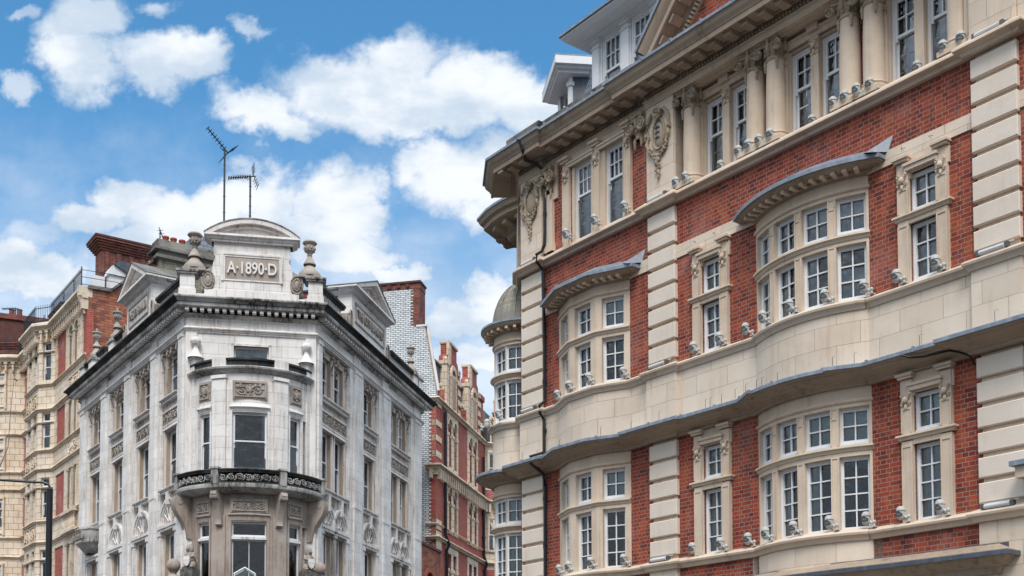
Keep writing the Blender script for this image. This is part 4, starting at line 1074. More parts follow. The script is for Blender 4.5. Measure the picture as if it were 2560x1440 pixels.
S1 = [(-3.09,-.24),(-2.19,-.22),(-1.35,-.15),(.04,-.07),(.31,-.08),(1.04,.12),(1.63,-.05),(1.89,-.07),(2.14,-.07),(2.4,-.07),(3.16,.15),(3.76,-.05),(4.01,-.06),(4.27,-.09),(4.51,-.06),(5.28,.13),(5.86,-.05),(6.17,-.05)]
S2 = [(-3.56,-.11),(-2.87,-.36),(-2.2,-.39),(-1.47,-.10),(.5,-.11),(1.17,-.11),(1.82,-.12),(2.43,-.36),(3.08,-.42),(3.74,-.32),(4.39,-.14),(4.99,-.11),(5.7,-.12)]
S3 = [(-3.45,-.17),(-2.95,-.33),(-2.19,-.37),(-1.47,-.12),(.40,-.08),(1.13,-.10),(1.80,-.10),(2.40,-.32),(3.08,-.40),(3.78,-.34),(4.36,-.14),(4.98,-.09),(5.68,-.09)]
S1L = ['at the sill of the paired sash windows beside the far left pier', 'between the two tall sashes left of the emblem pier', 'below the right sash left of the emblem pier',
       'against the foot of the emblem pier', 'at the base of the first loggia column', 'half hidden behind the loggia ledge at the first window pair', 'leftmost in the row of four before the first column pair', 'second in the row of four before the first column pair',
       'third in the row of four before the first column pair', 'rightmost in the row of four before the first column pair', 'half hidden behind the loggia ledge at the middle window pair', 'leftmost in the row of four before the second column pair',
       'second in the row of four before the second column pair', 'third in the row of four before the second column pair', 'rightmost in the row of four before the second column pair', 'half hidden behind the ledge by the right loggia windows', 'left of the last column by the right pier', 'against the last column by the right pier']
BW = ['by the brick left of the narrow bow', 'at the left corner of the narrow bow', 'right of the middle window, narrow bow', 'at the right end of the narrow bow', 'left of the slim middle-pier window', 'right of the slim middle-pier window',
      'by the brick left of the wide bow', 'at the first mullion of the wide bow', 'at the second mullion of the wide bow', 'at the third mullion of the wide bow', 'at the right end of the wide bow', 'left of the slim right-pier window', 'right of the slim right-pier window']
proto = None
def add_lamp(loc, label, rz, group):
    Lm = lamp_meshes(); M4 = FA @ T(loc[0], loc[1], loc[2], rz)
    o = thing('floodlight', label, 'floodlight', M4, group)
    for k in ('casing', 'visor', 'bracket'): place(Lm[k], k, o, M4)
G_ = 'small pale floodlights along the ledges of the red brick building'
for (x, y), l in zip(S1, S1L): add_lamp((x, y, 12.16), 'small pale floodlight '+l, R(rnd.uniform(-12, 12)), G_)
for (x, y), l in zip(S2, BW): add_lamp((x, y, 8.79), 'small pale floodlight on the upper ledge, '+l, R(rnd.uniform(-12, 12)), G_)
for (x, y), l in zip(S3, BW): add_lamp((x, y, 4.98), 'small pale floodlight on the lowest ledge, '+l, R(rnd.uniform(-12, 12)), G_)
tw = [FA.inverted() @ Vector(p) for p in ((-.30, 27.15, 8.76), (-.56, 27.5, 8.62))]
add_lamp(tw[0], 'small pale floodlight on the upper ledge of the domed corner turret', R(-20), G_)
add_lamp(tw[1], 'floodlight hanging out furthest left of the domed corner turret', R(-150), G_)
def tube_light(x0, x1, z, label, y=-.16):
    M4 = FA @ T((x0+x1)/2, y, z); o = thing('linear_light', label, 'light fitting', M4, 'slim tube lights at the feet of the quoined piers')
    h = (x1-x0)/2
    b = MB(); b.tube([(-h*.72, -.02, .04), (h*.62, -.02, .04)], .036, 10); b.build('lamp_tube', 'tube', o, M4)
    b = MB(); b.box(-h, h, .03, .05, .085, .10); b.build('reflector', 'tube', o, M4)
    b = MB(); b.box(-h*.9, -h*.74, -.03, .04, .0, .085); b.box(h*.64, h*.82, -.03, .04, 0, .085); b.build('bracket', 'lens', o, M4)
zs = {'up': 11.97, 'md': 8.62, 'lo': 4.82}
for nm, (x0, x1) in zip(('far left', 'middle', 'right'), ((-4.80, -4.20), (-.70, -.08), (6.40, 7.0))):
    tube_light(x0, x1, 11.97, 'slim white tube light above the top quoin of the %s pier' % nm)
    tube_light(x0, x1, 8.635, 'slim white tube light at the foot of the upper quoins, %s pier' % nm)
    if nm != 'far left': tube_light(x0, x1, 4.82, 'slim white tube light at the foot of the lower quoins, %s pier' % nm)

# ================================================================== BUILDING B: the white corner bank
oB = Vector((-12.02759769, 44., 0)); eC = Vector((.98293147, .1839721)); WC = 4.70
FC = FR(oB, eC)
eL = Vector((.56725839, -.82353987)); FL = FR(oB, eL)
oR = (oB.x+eC.x*WC, oB.y+eC.y*WC, 0); eR = Vector((.22526716, .97429703)); FRt = FR(oR, eR)
B = thing('corner_bank', 'soot-streaked white stone corner bank with a curved bay, balcony and black-topped cornice', 'building', FC)
LEN_L, LEN_R = -14.46, 13.44
iC = FC.inverted()
def toC(F, x, y=0.): p = iC @ (F @ Vector((x, y, 0))); return (p.x, p.y)
PB = [toC(FL, LEN_L), (0, 0), (WC, 0), toC(FRt, LEN_R)]
PBx = [toC(FL, LEN_L, 2.5)] + PB + [toC(FRt, LEN_R, 2.5)]
def bB(b, name, mat, F=FC, par=B, smooth=35, **k): return b.build(name, mat, par, F, smooth, **k)
b = MB(); b.sweep(PBx, [(0, 16.56), (.05, 16.55), (.13, 16.50), (.15, 16.47), (.14, 16.44), (.10, 16.43), (.09, 16.38), (.06, 16.37), (.05, 16.32), (.02, 16.30), (-.1, 16.30), (-.1, 16.56)]); bB(b, 'string_course', 'bankp')
b = MB(); b.sweep(PBx, [(.0, 16.96), (.0, 16.55), (-.3, 16.55), (-.3, 16.96)]); bB(b, 'frieze', 'bank')
b = MB(); b.sweep(PBx, [(0, 17.04), (.10, 17.03), (.13, 17.0), (.11, 16.98), (.05, 16.93), (.03, 16.88), (-.1, 16.88), (-.1, 17.04)]); bB(b, 'bed_moulding', 'sootm')
b = MB(); b.sweep(PBx, [(.0, 17.19), (.08, 17.19), (.08, 17.03), (-.1, 17.03), (-.1, 17.19)]); bB(b, 'cornice_shadow_band', 'soot')  # dark strip behind the modillions, their shade put into the colour
b = MB()
for a, c, st in ((PB[0], PB[1], .1), (PB[1], PB[2], .02), (PB[2], PB[3], .15)): place_blocks(b, [a, c], .27, .068, .08, .38, 17.05, 17.18, st)
bB(b, 'modillion', 'bankp')
b = MB(); b.sweep(PBx, [(0, 17.34), (.46, 17.32), (.47, 17.20), (.45, 17.17), (0, 17.18)]); bB(b, 'corona', 'sootm')
b = MB(); b.sweep(PBx, [(-.1, 17.56), (.3, 17.56), (.63, 17.52), (.65, 17.49), (.64, 17.45), (.58, 17.43), (.52, 17.38), (.49, 17.33), (.47, 17.325), (-.1, 17.32)]); bB(b, 'cornice_top', 'soot')
def mitre(a, p, c):
    n1, n2 = V2n(a, p), V2n(p, c); d = 1+n1[0]*n2[0]+n1[1]*n2[1]; return ((n1[0]+n2[0])/d, (n1[1]+n2[1])/d)
ovC = {0: mitre(PB[0], PB[1], PB[2]), 1: mitre(PB[1], PB[2], PB[3])}
b = MB(); b.sweep([PB[1], PB[2]], [(.3, 17.564), (.633, 17.524), (.654, 17.49), (.644, 17.446), (.584, 17.426), (.524, 17.376), (.495, 17.328), (.3, 17.33)], over=ovC); bB(b, 'cornice_top', 'sootm')
b = MB(); b.sweep(PBx, [(.02, 17.80), (.02, 17.50), (-.35, 17.50), (-.35, 17.80)]); bB(b, 'parapet_plinth', 'bank')

def bal_run(x0, x1, F, z0=17.80, z1=18.62, sooty=True):
    b = MB(); n = max(2, int((x1-x0)/.21))
    for i in range(n): baluster(b, x0+(i+.5)*(x1-x0)/n, .16, z0+.06, z1-.16, .066)
    b.box(x0, x1, .05, .27, z0, z0+.06)
    bB(b, 'balustrade', 'bankp', F)
    b = MB(); b.box(x0-.02, x1+.02, -.0, .32, z1-.16, z1-.09); b.box(x0-.03, x1+.03, -.05, .37, z1-.09, z1+.02); bB(b, 'balustrade_rail', 'soot', F)
def pedestal(x0, x1, F, urn_=True, z1=18.60, s_=.62, bell=True, mat='bank'):
    b = MB(); b.box(x0, x1, -.04, .5, 17.52, z1-.1); b.box(x0-.04, x1+.04, -.08, .54, 17.52, 17.66); b.box(x0+.07, x1-.07, -.06, -.03, 17.75, z1-.22)
    bB(b, 'parapet_pedestal', mat, F)
    b = MB(); b.box(x0-.07, x1+.07, -.11, .57, z1-.1, z1-.03); b.box(x0-.04, x1+.04, -.08, .54, z1-.03, z1+.02); bB(b, 'pedestal_cap', 'sootm', F)
    if urn_:
        cx = (x0+x1)/2; b = MB(); zb = z1+.02
        if bell:
            b.box(cx-.28, cx+.28, -.04, .52, zb, zb+.12)
            b.lathe([(.30, 0), (.29, .08), (.22, .16), (.15, .28), (.10, .40), (.09, .46)], cx, .24, 16, cz=zb+.12); zb += .56
        urn(b, cx, .24, zb, s_, lid=not bell or True)
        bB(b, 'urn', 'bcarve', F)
bal_run(-3.55, -.45, FL); bal_run(-11.9, -10.75, FL); bal_run(-9.15, -7.65, FL)
bal_run(.55, 3.05, FRt); bal_run(8.85, 12.1, FRt)
pedestal(-14.5, -13.95, FL, False); pedestal(-13.1, -12.5, FL, s_=.62); pedestal(-9.95, -9.3, FL, s_=.64); bal_run(-13.95, -13.1, FL)
pedestal(12.2, 12.75, FRt, s_=.64); pedestal(12.95, 13.5, FRt, False)
# corner pedestals with bell-shaped bases and draped urns
for cx in (.0, 4.70):
    b = MB(); b.box(cx-.27, cx+.27, -.06, .5, 17.52, 18.50); b.box(cx-.31, cx+.31, -.1, .5, 17.52, 17.95); bB(b, 'parapet_pedestal', 'bank')
    b = MB(); b.box(cx-.36, cx+.36, -.15, .55, 18.50, 18.57); b.box(cx-.40, cx+.40, -.19, .6, 18.57, 18.64); bB(b, 'pedestal_cap', 'sootm')
    b = MB(); ux_ = cx+(.24 if cx < 1 else -.22)
    b.hprism([(ux_-.42, -.16), (ux_+.42, -.16), (ux_+.42, .6), (ux_-.42, .6)], 18.64, 18.74)
    b.lathe([(.42, 0), (.42, .06), (.40, .14), (.32, .24), (.22, .34), (.15, .46), (.11, .58), (.10, .62)], ux_, .22, 20, cz=18.74)
    urn(b, ux_, .22, 19.22, .80, lid=False)
    bB(b, 'urn', 'bcarve')
# --- dated gable over the chamfer -------------------------------------------------
b = MB()
b.prism([(.62, 17.56), (4.08, 17.56), (4.08, 17.98), (.62, 17.98)], -.05, .6)
sh = [(.90, 17.98), (3.82, 17.98), (3.84, 18.75), (3.80, 19.0), (3.72, 19.15), (3.70, 19.25), (3.76, 19.30), (3.76, 19.85), (.94, 19.85), (.94, 19.30), (1.0, 19.25), (.98, 19.15), (.92, 19.0), (.88, 18.75)]
b.prism(sh, 0., .55); bB(b, 'gable_wall', 'bank')
b = MB()
for cx in (.74, 4.0):
    n = 24; pts = [(cx+.22*math.sin(2*math.pi*i/n), -.04, 18.33+.34*math.cos(2*math.pi*i/n)) for i in range(n+1)]
    b.tube(pts, .035, 6); b.tube([(cx+.13*math.sin(2*math.pi*i/n), -.06, 18.33+.22*math.cos(2*math.pi*i/n)) for i in range(n+1)], .025, 6)
    b.ball((cx, .0, 18.33), 1, 16, 8, (.21, .06, .33)); b.ball((cx, -.02, 18.33), 1, 16, 8, (.10, .08, .19))
    sg = 1 if cx < 2 else -1
    b.prism([(cx-.24, 17.98), (cx+.24, 17.98), (cx+sg*.24, 18.9), (cx+sg*.14, 18.85), (cx-sg*.1, 18.72), (cx-sg*.22, 18.55)][::1] if sg > 0 else [(cx-.24, 17.98), (cx+.24, 17.98), (cx+.22, 18.55), (cx+.1, 18.72), (cx-.14, 18.85), (cx-.24, 18.9)], .02, .45)
bB(b, 'scroll', 'bcarve')
b = MB()
for x0, x1, z0, z1 in ((1.22, 3.48, 19.34, 19.40), (1.22, 1.30, 18.34, 19.34), (3.40, 3.48, 18.34, 19.34)): b.box(x0, x1, -.06, .02, z0, z1)
for x0, x1, z0, z1 in ((1.30, 3.40, 19.27, 19.34), (1.30, 1.36, 18.40, 19.27), (3.34, 3.40, 18.40, 19.27), (1.30, 3.40, 18.36, 18.41)): b.box(x0, x1, -.035, .02, z0, z1)
bB(b, 'panel_frame', 'bankp')
def text(body, size, F, x, y, z, mat, par, width=None, depth=.03, name='lettering'):
    cu_ = bpy.data.curves.new('t', 'FONT'); cu_.body = body; cu_.size = size; cu_.extrude = depth; cu_.align_x = 'CENTER'; cu_.align_y = 'CENTER'; cu_.offset = size*.012
    ob = bpy.data.objects.new('t', cu_); COL.objects.link(ob)
    dg = bpy.context.evaluated_depsgraph_get(); me = bpy.data.meshes.new_from_object(ob.evaluated_get(dg))
    bpy.data.objects.remove(ob); me.name = name
    wd = max(v.co.x for v in me.vertices)-min(v.co.x for v in me.vertices)
    k = (width/wd) if width else 1
    for v in me.vertices: v.co = Vector((v.co.x*k, -v.co.z, v.co.y))
    if not me.uv_layers: me.uv_layers.new(name='UVMap')
    me.materials.clear(); me.materials.append(M[mat])
    return place(me, name, par, F @ T(x, y, z))
b = MB(); b.box(1.36, 3.34, -.012, .01, 18.42, 19.27); bB(b, 'inscription_panel', 'bankb')  # darker ground, the letters' shadows put into its colour
text('A·1890·D', .62, FC, 2.35, -.05, 18.83, 'letter', B, 1.82, .045)
b = MB()                                   # segmental pediment
b.prism([(.86, 19.80), (3.84, 19.80), (3.84, 19.86), (.86, 19.86)], -.12, .5)
b.sweep([(.86, .5), (.86, 0), (3.84, 0), (3.84, .5)], [(0, 20.08), (.26, 20.06), (.27, 19.98), (.20, 19.96), (.17, 19.88), (.08, 19.84), (0, 19.80), (-.1, 19.8), (-.1, 20.08)])
hw_, rise = 1.77, .62; Rp = (hw_**2+rise**2)/(2*rise); a_ = math.degrees(math.asin(hw_/Rp)); zc = 20.04+rise-Rp
ptsO = [(2.35+Rp*math.sin(R(a)), zc+Rp*math.cos(R(a))) for a in np.linspace(-a_, a_, 25)]
ptsI = [(2.35+(Rp-.17)*math.sin(R(a)), zc+(Rp-.17)*math.cos(R(a))) for a in np.linspace(-a_*.93, a_*.93, 25)]
b.prism(ptsO[::-1]+ptsI, -.26, .1)
ptsJ = [(2.35+(Rp-.27)*math.sin(R(a)), zc+(Rp-.27)*math.cos(R(a))) for a in np.linspace(-a_*.88, a_*.88, 25)]
b.prism(ptsI[::-1]+ptsJ, -.12, .1)
b.prism([(ptsJ[0][0], 20.02)]+[(ptsJ[-1][0], 20.02)]+ptsJ[::-1], .02, .4)
b.prism(ptsO[::-1]+[(.7, 20.03), (4.0, 20.03)], .1, .5)
bB(b, 'segmental_pediment', 'bankp')
b = MB()
ptsS = [(x, z+.035) for x, z in ptsO]; b.prism(ptsS[::-1]+ptsO, -.29, .5); bB(b, 'pediment_capping', 'sootm')
b = MB(); b.box(1.58, 3.2, .55, 1.5, 19.6, 20.78); b.box(1.50, 3.28, .5, 1.6, 20.66, 20.74); b.box(1.50, 1.62, .5, 1.4, 20.3, 20.6); bB(b, 'parapet_block', 'mossy')
# --- lettered gables over the side fronts ------------------------------------------
def side_gable(F, xc, hw, mirror):
    b = MB(); b.box(xc-hw, xc+hw, -.03, .6, 17.55, 19.46); b.box(xc-hw-.12, xc+hw+.12, -.06, .6, 17.55, 17.98)
    bB(b, 'gable_wall', 'bank', F)
    b = MB(); e = .32
    b.sweep([(xc-hw, .9), (xc-hw, -.03), (xc+hw, -.03), (xc+hw, .9)], [(0, 19.74), (e, 19.72), (e+.01, 19.63), (.22, 19.60), (.15, 19.52), (.05, 19.44), (0, 19.42), (-.1, 19.42), (-.1, 19.74)])
    # raking members of the pediment
    W_ = hw+e; rz = .98
    for sg in (-1, 1):
        p = [(xc+sg*W_, 19.72), (xc, 19.72+rz), (xc, 19.72+rz-.20), (xc+sg*(W_-.40), 19.72)]
        b.prism(p if sg < 0 else p[::-1], -.03-e, .15)
        p = [(xc+sg*(W_-.40), 19.72), (xc, 19.72+rz-.20), (xc, 19.72+rz-.32), (xc+sg*(W_-.64), 19.72)]
        b.prism(p if sg < 0 else p[::-1], -.17, .15)
    b.prism([(xc-W_+.5, 19.70), (xc+W_-.5, 19.70), (xc, 19.72+rz-.28)], .0, .5)
    bB(b, 'gable_pediment', 'bankp', F)
    b = MB(); 
    for sg in (-1, 1):
        p = [(xc+sg*(W_+.03), 19.72), (xc, 19.76+rz), (xc, 19.72+rz), (xc+sg*(W_-.02), 19.72)]
        b.prism(p if sg < 0 else p[::-1], -.06-e, 1.6)
    b.box(xc-hw-e, xc+hw+e, .5, 1.6, 19.55, 19.72)
    bB(b, 'gable_roof', 'mossy', F)
    b = MB()
    for x0, x1, z0, z1 in ((xc-hw+.35, xc+hw-.35, 19.12, 19.2), (xc-hw+.35, xc+hw-.35, 18.34, 18.40), (xc-hw+.35, xc-hw+.43, 18.4, 19.12), (xc+hw-.43, xc+hw-.35, 18.4, 19.12)): b.box(x0, x1, -.08, 0, z0, z1)
    for sg in (-1, 1):
        cx = xc+sg*(hw+.18); n = 20
        b.tube([(cx+.2*math.sin(2*math.pi*i/n), -.05, 18.25+.42*math.cos(2*math.pi*i/n)) for i in range(n+1)], .04, 6); b.ball((cx, 0, 18.25), 1, 12, 8, (.18, .06, .38))
        b.box(cx-.2, cx+.2, .02, .4, 17.6, 18.5)
    bB(b, 'panel_frame', 'bcarve', F)
    b = MB(); b.box(xc-hw+.43, xc+hw-.43, -.045, -.02, 18.40, 19.12); bB(b, 'inscription_panel', 'bankp', F)
    text('THE CITY BANK LD', .5, F, xc, -.08, 18.76, 'bcarve', B, hw*2-1.1, .04)
side_gable(FL, -5.70, 1.62, True); side_gable(FRt, 5.95, 2.15, False)

# --- walls --------------------------------------------------------------------------
UP = (14.42, 16.02); MID = (10.86, 13.10); LOW = (7.3, 9.12)
def lights(c, w_, n):
    """centres of n lights in an opening of width w_"""
    return [c] if n == 1 else [c-w_/4-.02, c+w_/4+.02]
bayL = [(-12.15, 1.6, 1), (-8.75, 1.6, 1), (-5.25, 1.65, 1), (-1.95, 1.65, 1)]
bayR = [(2.12, 2.6, 2), (6.2, 1.5, 1), (10.25, 2.5, 2)]
def side_front(F, bays, x0, x1, pil, rev):
    holes = []; wins = []
    for c, w_, n in bays:
        cc = lights(c, w_, n); lw = (w_/2-.26) if n == 2 else w_-.35
        for x in cc:
            holes += [(x-lw/2, x+lw/2, *MID), (x-lw/2, x+lw/2, 6.0, LOW[1])]; wins += [(x, lw, MID, 0), (x, lw, (6.4, LOW[1]), 1)]
        m = 2
        cu_ = lights(c, w_, n) if w_ > 1.65 or n == 2 else [c]; lu = (w_/2-.36) if len(cu_) == 2 else w_-.55
        for x in cu_: holes.append((x-lu/2, x+lu/2, *UP)); wins.append((x, lu, UP, 0))
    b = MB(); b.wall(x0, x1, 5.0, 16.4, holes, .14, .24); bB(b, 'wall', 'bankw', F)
    b = MB()
    for xa, xb, za, zb in holes:                 # stained linings of the openings
        b.box(xa, xa+.012, .15, .37, za, zb); b.box(xb-.012, xb, .15, .37, za, zb)
    bB(b, 'reveal_lining', 'ochre', F)
    for x, lw, (z0, z1), lo in wins: window(B, F, x, .30, z0, lw-.03, z1-z0, 1, 1, 1, 'sash', rnd.choice(['dark', 'half', 'dark', 'left']))
    for c, w_, n in bays:
        # sills, heads, mullion piers, brackets
        b = MB(); hw = w_/2+.12
        for z in (14.20, 10.66):
            b.box(c-hw, c+hw, -.06, .3, z+.10, z+.17); b.box(c-hw, c+hw, .0, .3, z, z+.10); b.box(c-hw-.03, c+hw+.03, -.09, .3, z+.13, z+.17)
        for z0, z1 in ((13.14, 13.26), ):
            if n == 2:
                for x in lights(c, w_, n): b.box(x-(w_/4+.02), x+(w_/4+.02), .03, .2, z0, z0+.05); b.box(x-(w_/4), x+(w_/4), .06, .2, z0+.05, z1)
            else: b.box(c-w_/2, c+w_/2, .03, .2, z0, z0+.05); b.box(c-w_/2, c+w_/2, .06, .2, z0+.05, z1)
        if n == 2: b.box(c-.05, c+.05, .09, .2, 14.5, 15.9)
        for x in lights(c, w_, n):
            lw = (w_/2-.26) if n == 2 else w_-.35
            for sg in (-1, 1): b.box(x+sg*(lw/2+.04)-.03, x+sg*(lw/2+.04)+.03, .08, .2, MID[0], MID[1]+.05)
        b.box(c-hw, c+hw, .06, .3, 13.30, 13.36); b.box(c-hw, c+hw, .06, .3, 13.86, 13.92)
        bB(b, 'window_surround', 'bankp', F)
        b = MB(); xs_ = [c-w_/2, c-.22, c+.22, c+w_/2]
        for x in xs_:
            b.tube([(x, .12, 16.14), (x, -.01, 16.10), (x, -.03, 15.98), (x, .05, 15.82), (x, .10, 15.62)], .055, 6, .03); b.ball((x, .06, 15.5), .045, 6, 5, (1, 1, 1.6)); b.box(x-.08, x+.08, -.02, .2, 16.12, 16.2)
        bB(b, 'window_bracket', 'bcarve', F)
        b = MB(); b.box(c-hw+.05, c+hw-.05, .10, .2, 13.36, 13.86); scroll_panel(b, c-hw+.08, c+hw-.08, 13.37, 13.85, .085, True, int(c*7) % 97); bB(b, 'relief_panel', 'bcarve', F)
        # arches over the lower lights
        b = MB(); sb = MB()
        for x in lights(c, w_, n):
            r_ = (w_/4+.0) if n == 2 else w_/2+.08; zs_ = 9.42; m = 14; ky = 1.12 if n == 2 else .98
            for k, (ra, rb, ya, yb) in enumerate(((r_+.14, r_+.06, .0, .2), (r_+.05, r_-.04, .05, .2), (r_-.05, r_-.12, .1, .2))):
                O = [(x+ra*math.cos(R(t)), zs_+ra*ky*math.sin(R(t))) for t in np.linspace(0, 180, m)]
                I = [(x+rb*math.cos(R(t)), zs_+rb*ky*math.sin(R(t))) for t in np.linspace(0, 180, m)]
                for i in range(m-1): b.prism([O[i+1], I[i+1], I[i], O[i]], ya, yb)
            b.box(x-.07, x+.07, -.07, .2, zs_+r_*ky-.12, 10.64)
            for zq in (0,): b.box(x-r_-.14, x+r_+.14, -.03, .3, 9.20, 9.30); b.box(x-r_-.17, x+r_+.17, -.07, .3, 9.30, 9.42)
            for sg in (-1, 1):
                b.box(x+sg*(r_+.02)-.10, x+sg*(r_+.02)+.10, -.02, .5, 5.0, 9.05); b.box(x+sg*(r_+.02)-.13, x+sg*(r_+.02)+.13, -.06, .5, 9.05, 9.2)
            # fan of the tympanum
            for t in (8, 36, 63, 90, 117, 144, 172): b.tube([(x+.16*math.cos(R(t)), .11, zs_+.18*math.sin(R(t))), (x+(r_-.1)*math.cos(R(t)), .11, zs_+(r_-.1)*ky*math.sin(R(t)))], .026, 5)
            b.tube([(x+.17*math.cos(R(t)), .10, zs_+.19*math.sin(R(t))) for t in range(0, 181, 20)], .028, 5)
            for t in range(15, 180, 25): sb.tube([(x, .12, zs_+.02), (x+.13*math.cos(R(t)), .10, zs_+.15*math.sin(R(t)))], .012, 4)
            for t in (45, 75, 105, 135): sb.ball((x+r_*.62*math.cos(R(t)), .13, zs_+r_*.64*math.sin(R(t))), .035, 6, 4)
            for sg in (-1, 1): scroll_panel(sb, x+sg*(r_*.86)-.09, x+sg*(r_*.86)+.09, 10.28, 10.58, .12, True, 5)
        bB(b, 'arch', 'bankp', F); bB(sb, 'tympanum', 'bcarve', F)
    for xa, xb in pil:
        b = MB(); b.box(xa, xb, -.02, .3, 4.0, 16.36); w_ = xb-xa
        b.box(xa+w_*.24, xb-w_*.24, -.10, .0, 4.0, 16.32)
        for x in (xa, xb): b.box(x-.05, x+.05, .05, .2, 4.0, 16.3)
        b.box(xa+w_*.24-.02, xb-w_*.24+.02, -.13, .0, 16.20, 16.33); b.box(xa+w_*.24-.02, xb-w_*.24+.02, -.12, .0, 10.6, 10.72)
        b.box(xa+w_*.24, xb-w_*.24, -.05, .0, 16.57, 16.93)
        bB(b, 'pilaster', 'bank', F)
side_front(FL, bayL, LEN_L, 0, [(-14.46, -13.22), (-11.10, -9.80), (-7.65, -6.35), (-4.18, -3.02), (-.90, -.0)], 1)
side_front(FRt, bayR, 0, LEN_R, [(0., .66), (3.62, 5.25), (7.20, 8.85), (11.75, 13.44)], -1)
# little corbelled balcony at the far left bay
b = MB(); b.sweep([(-13.05, .14), (-13.05, -.35), (-12.5, -.62), (-11.8, -.62), (-11.25, -.35), (-11.25, .14)], [(0, 10.62), (.06, 10.60), (.06, 10.52), (0, 10.50), (0, 10.05), (.05, 10.02), (.05, 9.93), (-.15, 9.75), (-.35, 9.5), (-.4, 10.62)])
bB(b, 'small_balcony', 'sootm', FL)
b = MB(); scroll_panel(b, -12.9, -11.4, 10.1, 10.45, -.66, True, 3); bB(b, 'relief_panel', 'bcarve', FL)

# --- the chamfer and its bow ----------------------------------------------------------
b = MB(); b.wall(-.02, WC+.02, 5.0, 16.4, [(1.70, 2.98, 14.75, 15.90)], .0, .3)
bB(b, 'wall', 'bank')
window(B, FC, 2.34, .16, 14.75, 1.26, 1.15, 1, 1, 1, 'case', 'net')
b = MB()
for xa, xb in ((-.03, .36), (4.34, 4.73)): b.box(xa, xb, -.045, .1, 5, 16.32)
b.box(1.60, 1.70, -.03, .1, 14.75, 15.98); b.box(2.98, 3.08, -.03, .1, 14.75, 15.98); b.box(1.60, 3.08, -.03, .1, 15.90, 15.98)
bB(b, 'pilaster', 'bankp')
CB = (2.35, 1.02); RB = 2.35; HB = 64.3
def ab(a0, a1, n=None, r_=RB): return arc(CB[0], CB[1], r_, a0, a1, n or max(3, int(abs(a1-a0)/4)))
full = ab(-HB, HB, 40)
wa = [(-50.8, -36.8), (-15.2, 15.2), (36.8, 50.8)]
eds = [-HB]+[x for w2_ in wa for x in w2_]+[HB]
MZ = (11.0, 13.08); LZ = (6.6, 9.08)
def bow_wall(z0, z1, mat):
    b = MB(); b.sweep(full, rect(z0, z1, 0, .25)); bB(b, 'bow_wall', mat)
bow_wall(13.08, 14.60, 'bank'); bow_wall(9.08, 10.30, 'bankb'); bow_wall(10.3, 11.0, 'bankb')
b = MB(); c2 = MB()
for i in range(0, 6, 2): b.sweep(ab(eds[i], eds[i+1]), rect(11.0, 13.08, 0, .25)); c2.sweep(ab(eds[i], eds[i+1]), rect(5.0, 9.08, 0, .25))
b.sweep(ab(-HB, -59), rect(10.9, 14.6, .06, .1)); b.sweep(ab(59, HB), rect(10.9, 14.6, .06, .1)) 
for s_ in (-1, 1):
    a = sorted((s_*20.6, s_*33.6)); b.sweep(ab(*a), rect(10.9, 14.42, .11, .15)); b.sweep(ab(a[0]-.8, a[1]+.8), rect(14.30, 14.42, .16, .15))
    b.sweep(ab(*sorted((s_*35.4, s_*52.2))), [(0, 13.35), (.10, 13.32), (.11, 13.27), (.05, 13.22), (.02, 13.12), (-.1, 13.12), (-.1, 13.35)])
    for e in (s_*36.0, s_*51.8): b.sweep(ab(e-.9, e+.9, 2), rect(11.0, 13.12, .05, .1))
b.sweep(ab(-17.5, 17.5), [(0, 13.33), (.10, 13.30), (.11, 13.25), (.05, 13.20), (.02, 13.12), (-.1, 13.12), (-.1, 13.33)])
for e in (-16.2, 16.2): b.sweep(ab(e-.9, e+.9, 2), rect(11.0, 13.12, .05, .1))
bB(b, 'bow_pier', 'bank')
for s_ in (-1, 1):
    a = sorted((s_*20.6, s_*33.6)); c2.sweep(ab(*a), rect(5, 9.3, .06, .15))
    c2.sweep(ab(*sorted((s_*35.2, s_*52.4))), [(0, 9.40), (.09, 9.37), (.10, 9.32), (.04, 9.26), (.02, 9.12), (-.1, 9.12), (-.1, 9.40)])
c2.sweep(ab(-18, 18), [(0, 9.40), (.09, 9.37), (.10, 9.32), (.04, 9.26), (.02, 9.12), (-.1, 9.12), (-.1, 9.40)])
for e in (-16.4, 16.4, -35.8, 35.8, -51.8, 51.8): c2.sweep(ab(e-.8, e+.8, 2), rect(5.0, 9.12, .05, .1))
bB(c2, 'bow_pier', 'bankb')
for (a0, a1) in wa:
    am = R((a0+a1)/2); hw = RB*math.sin(R((a1-a0)/2)); rr = RB*math.cos(R((a1-a0)/2))-.08
    px, py = CB[0]+rr*math.sin(am), CB[1]-rr*math.cos(am); wide = hw > .4
    window(B, FC, px, py, MZ[0], hw*2, MZ[1]-MZ[0], 1, 1, 1, 'sash', 'sheer' if wide else 'right' if a0 < 0 else 'half', rz=am)
    window(B, FC, px, py, 8.52, hw*2, .56, 1, 1, look='dark', rz=am)
    window(B, FC, px, py, 6.4, hw*2, 2.05, 2 if wide else 1, 1, look='dark', rz=am)
    tb = MB(); tb.obox((px-math.sin(-am)*0+.0*math.cos(am)+math.sin(am)*.03, py-math.cos(am)*.03), (math.cos(am), math.sin(am)), (-math.sin(am), math.cos(am)), hw, .08, 8.44, 8.53); bB(tb, 'transom', 'bankp')
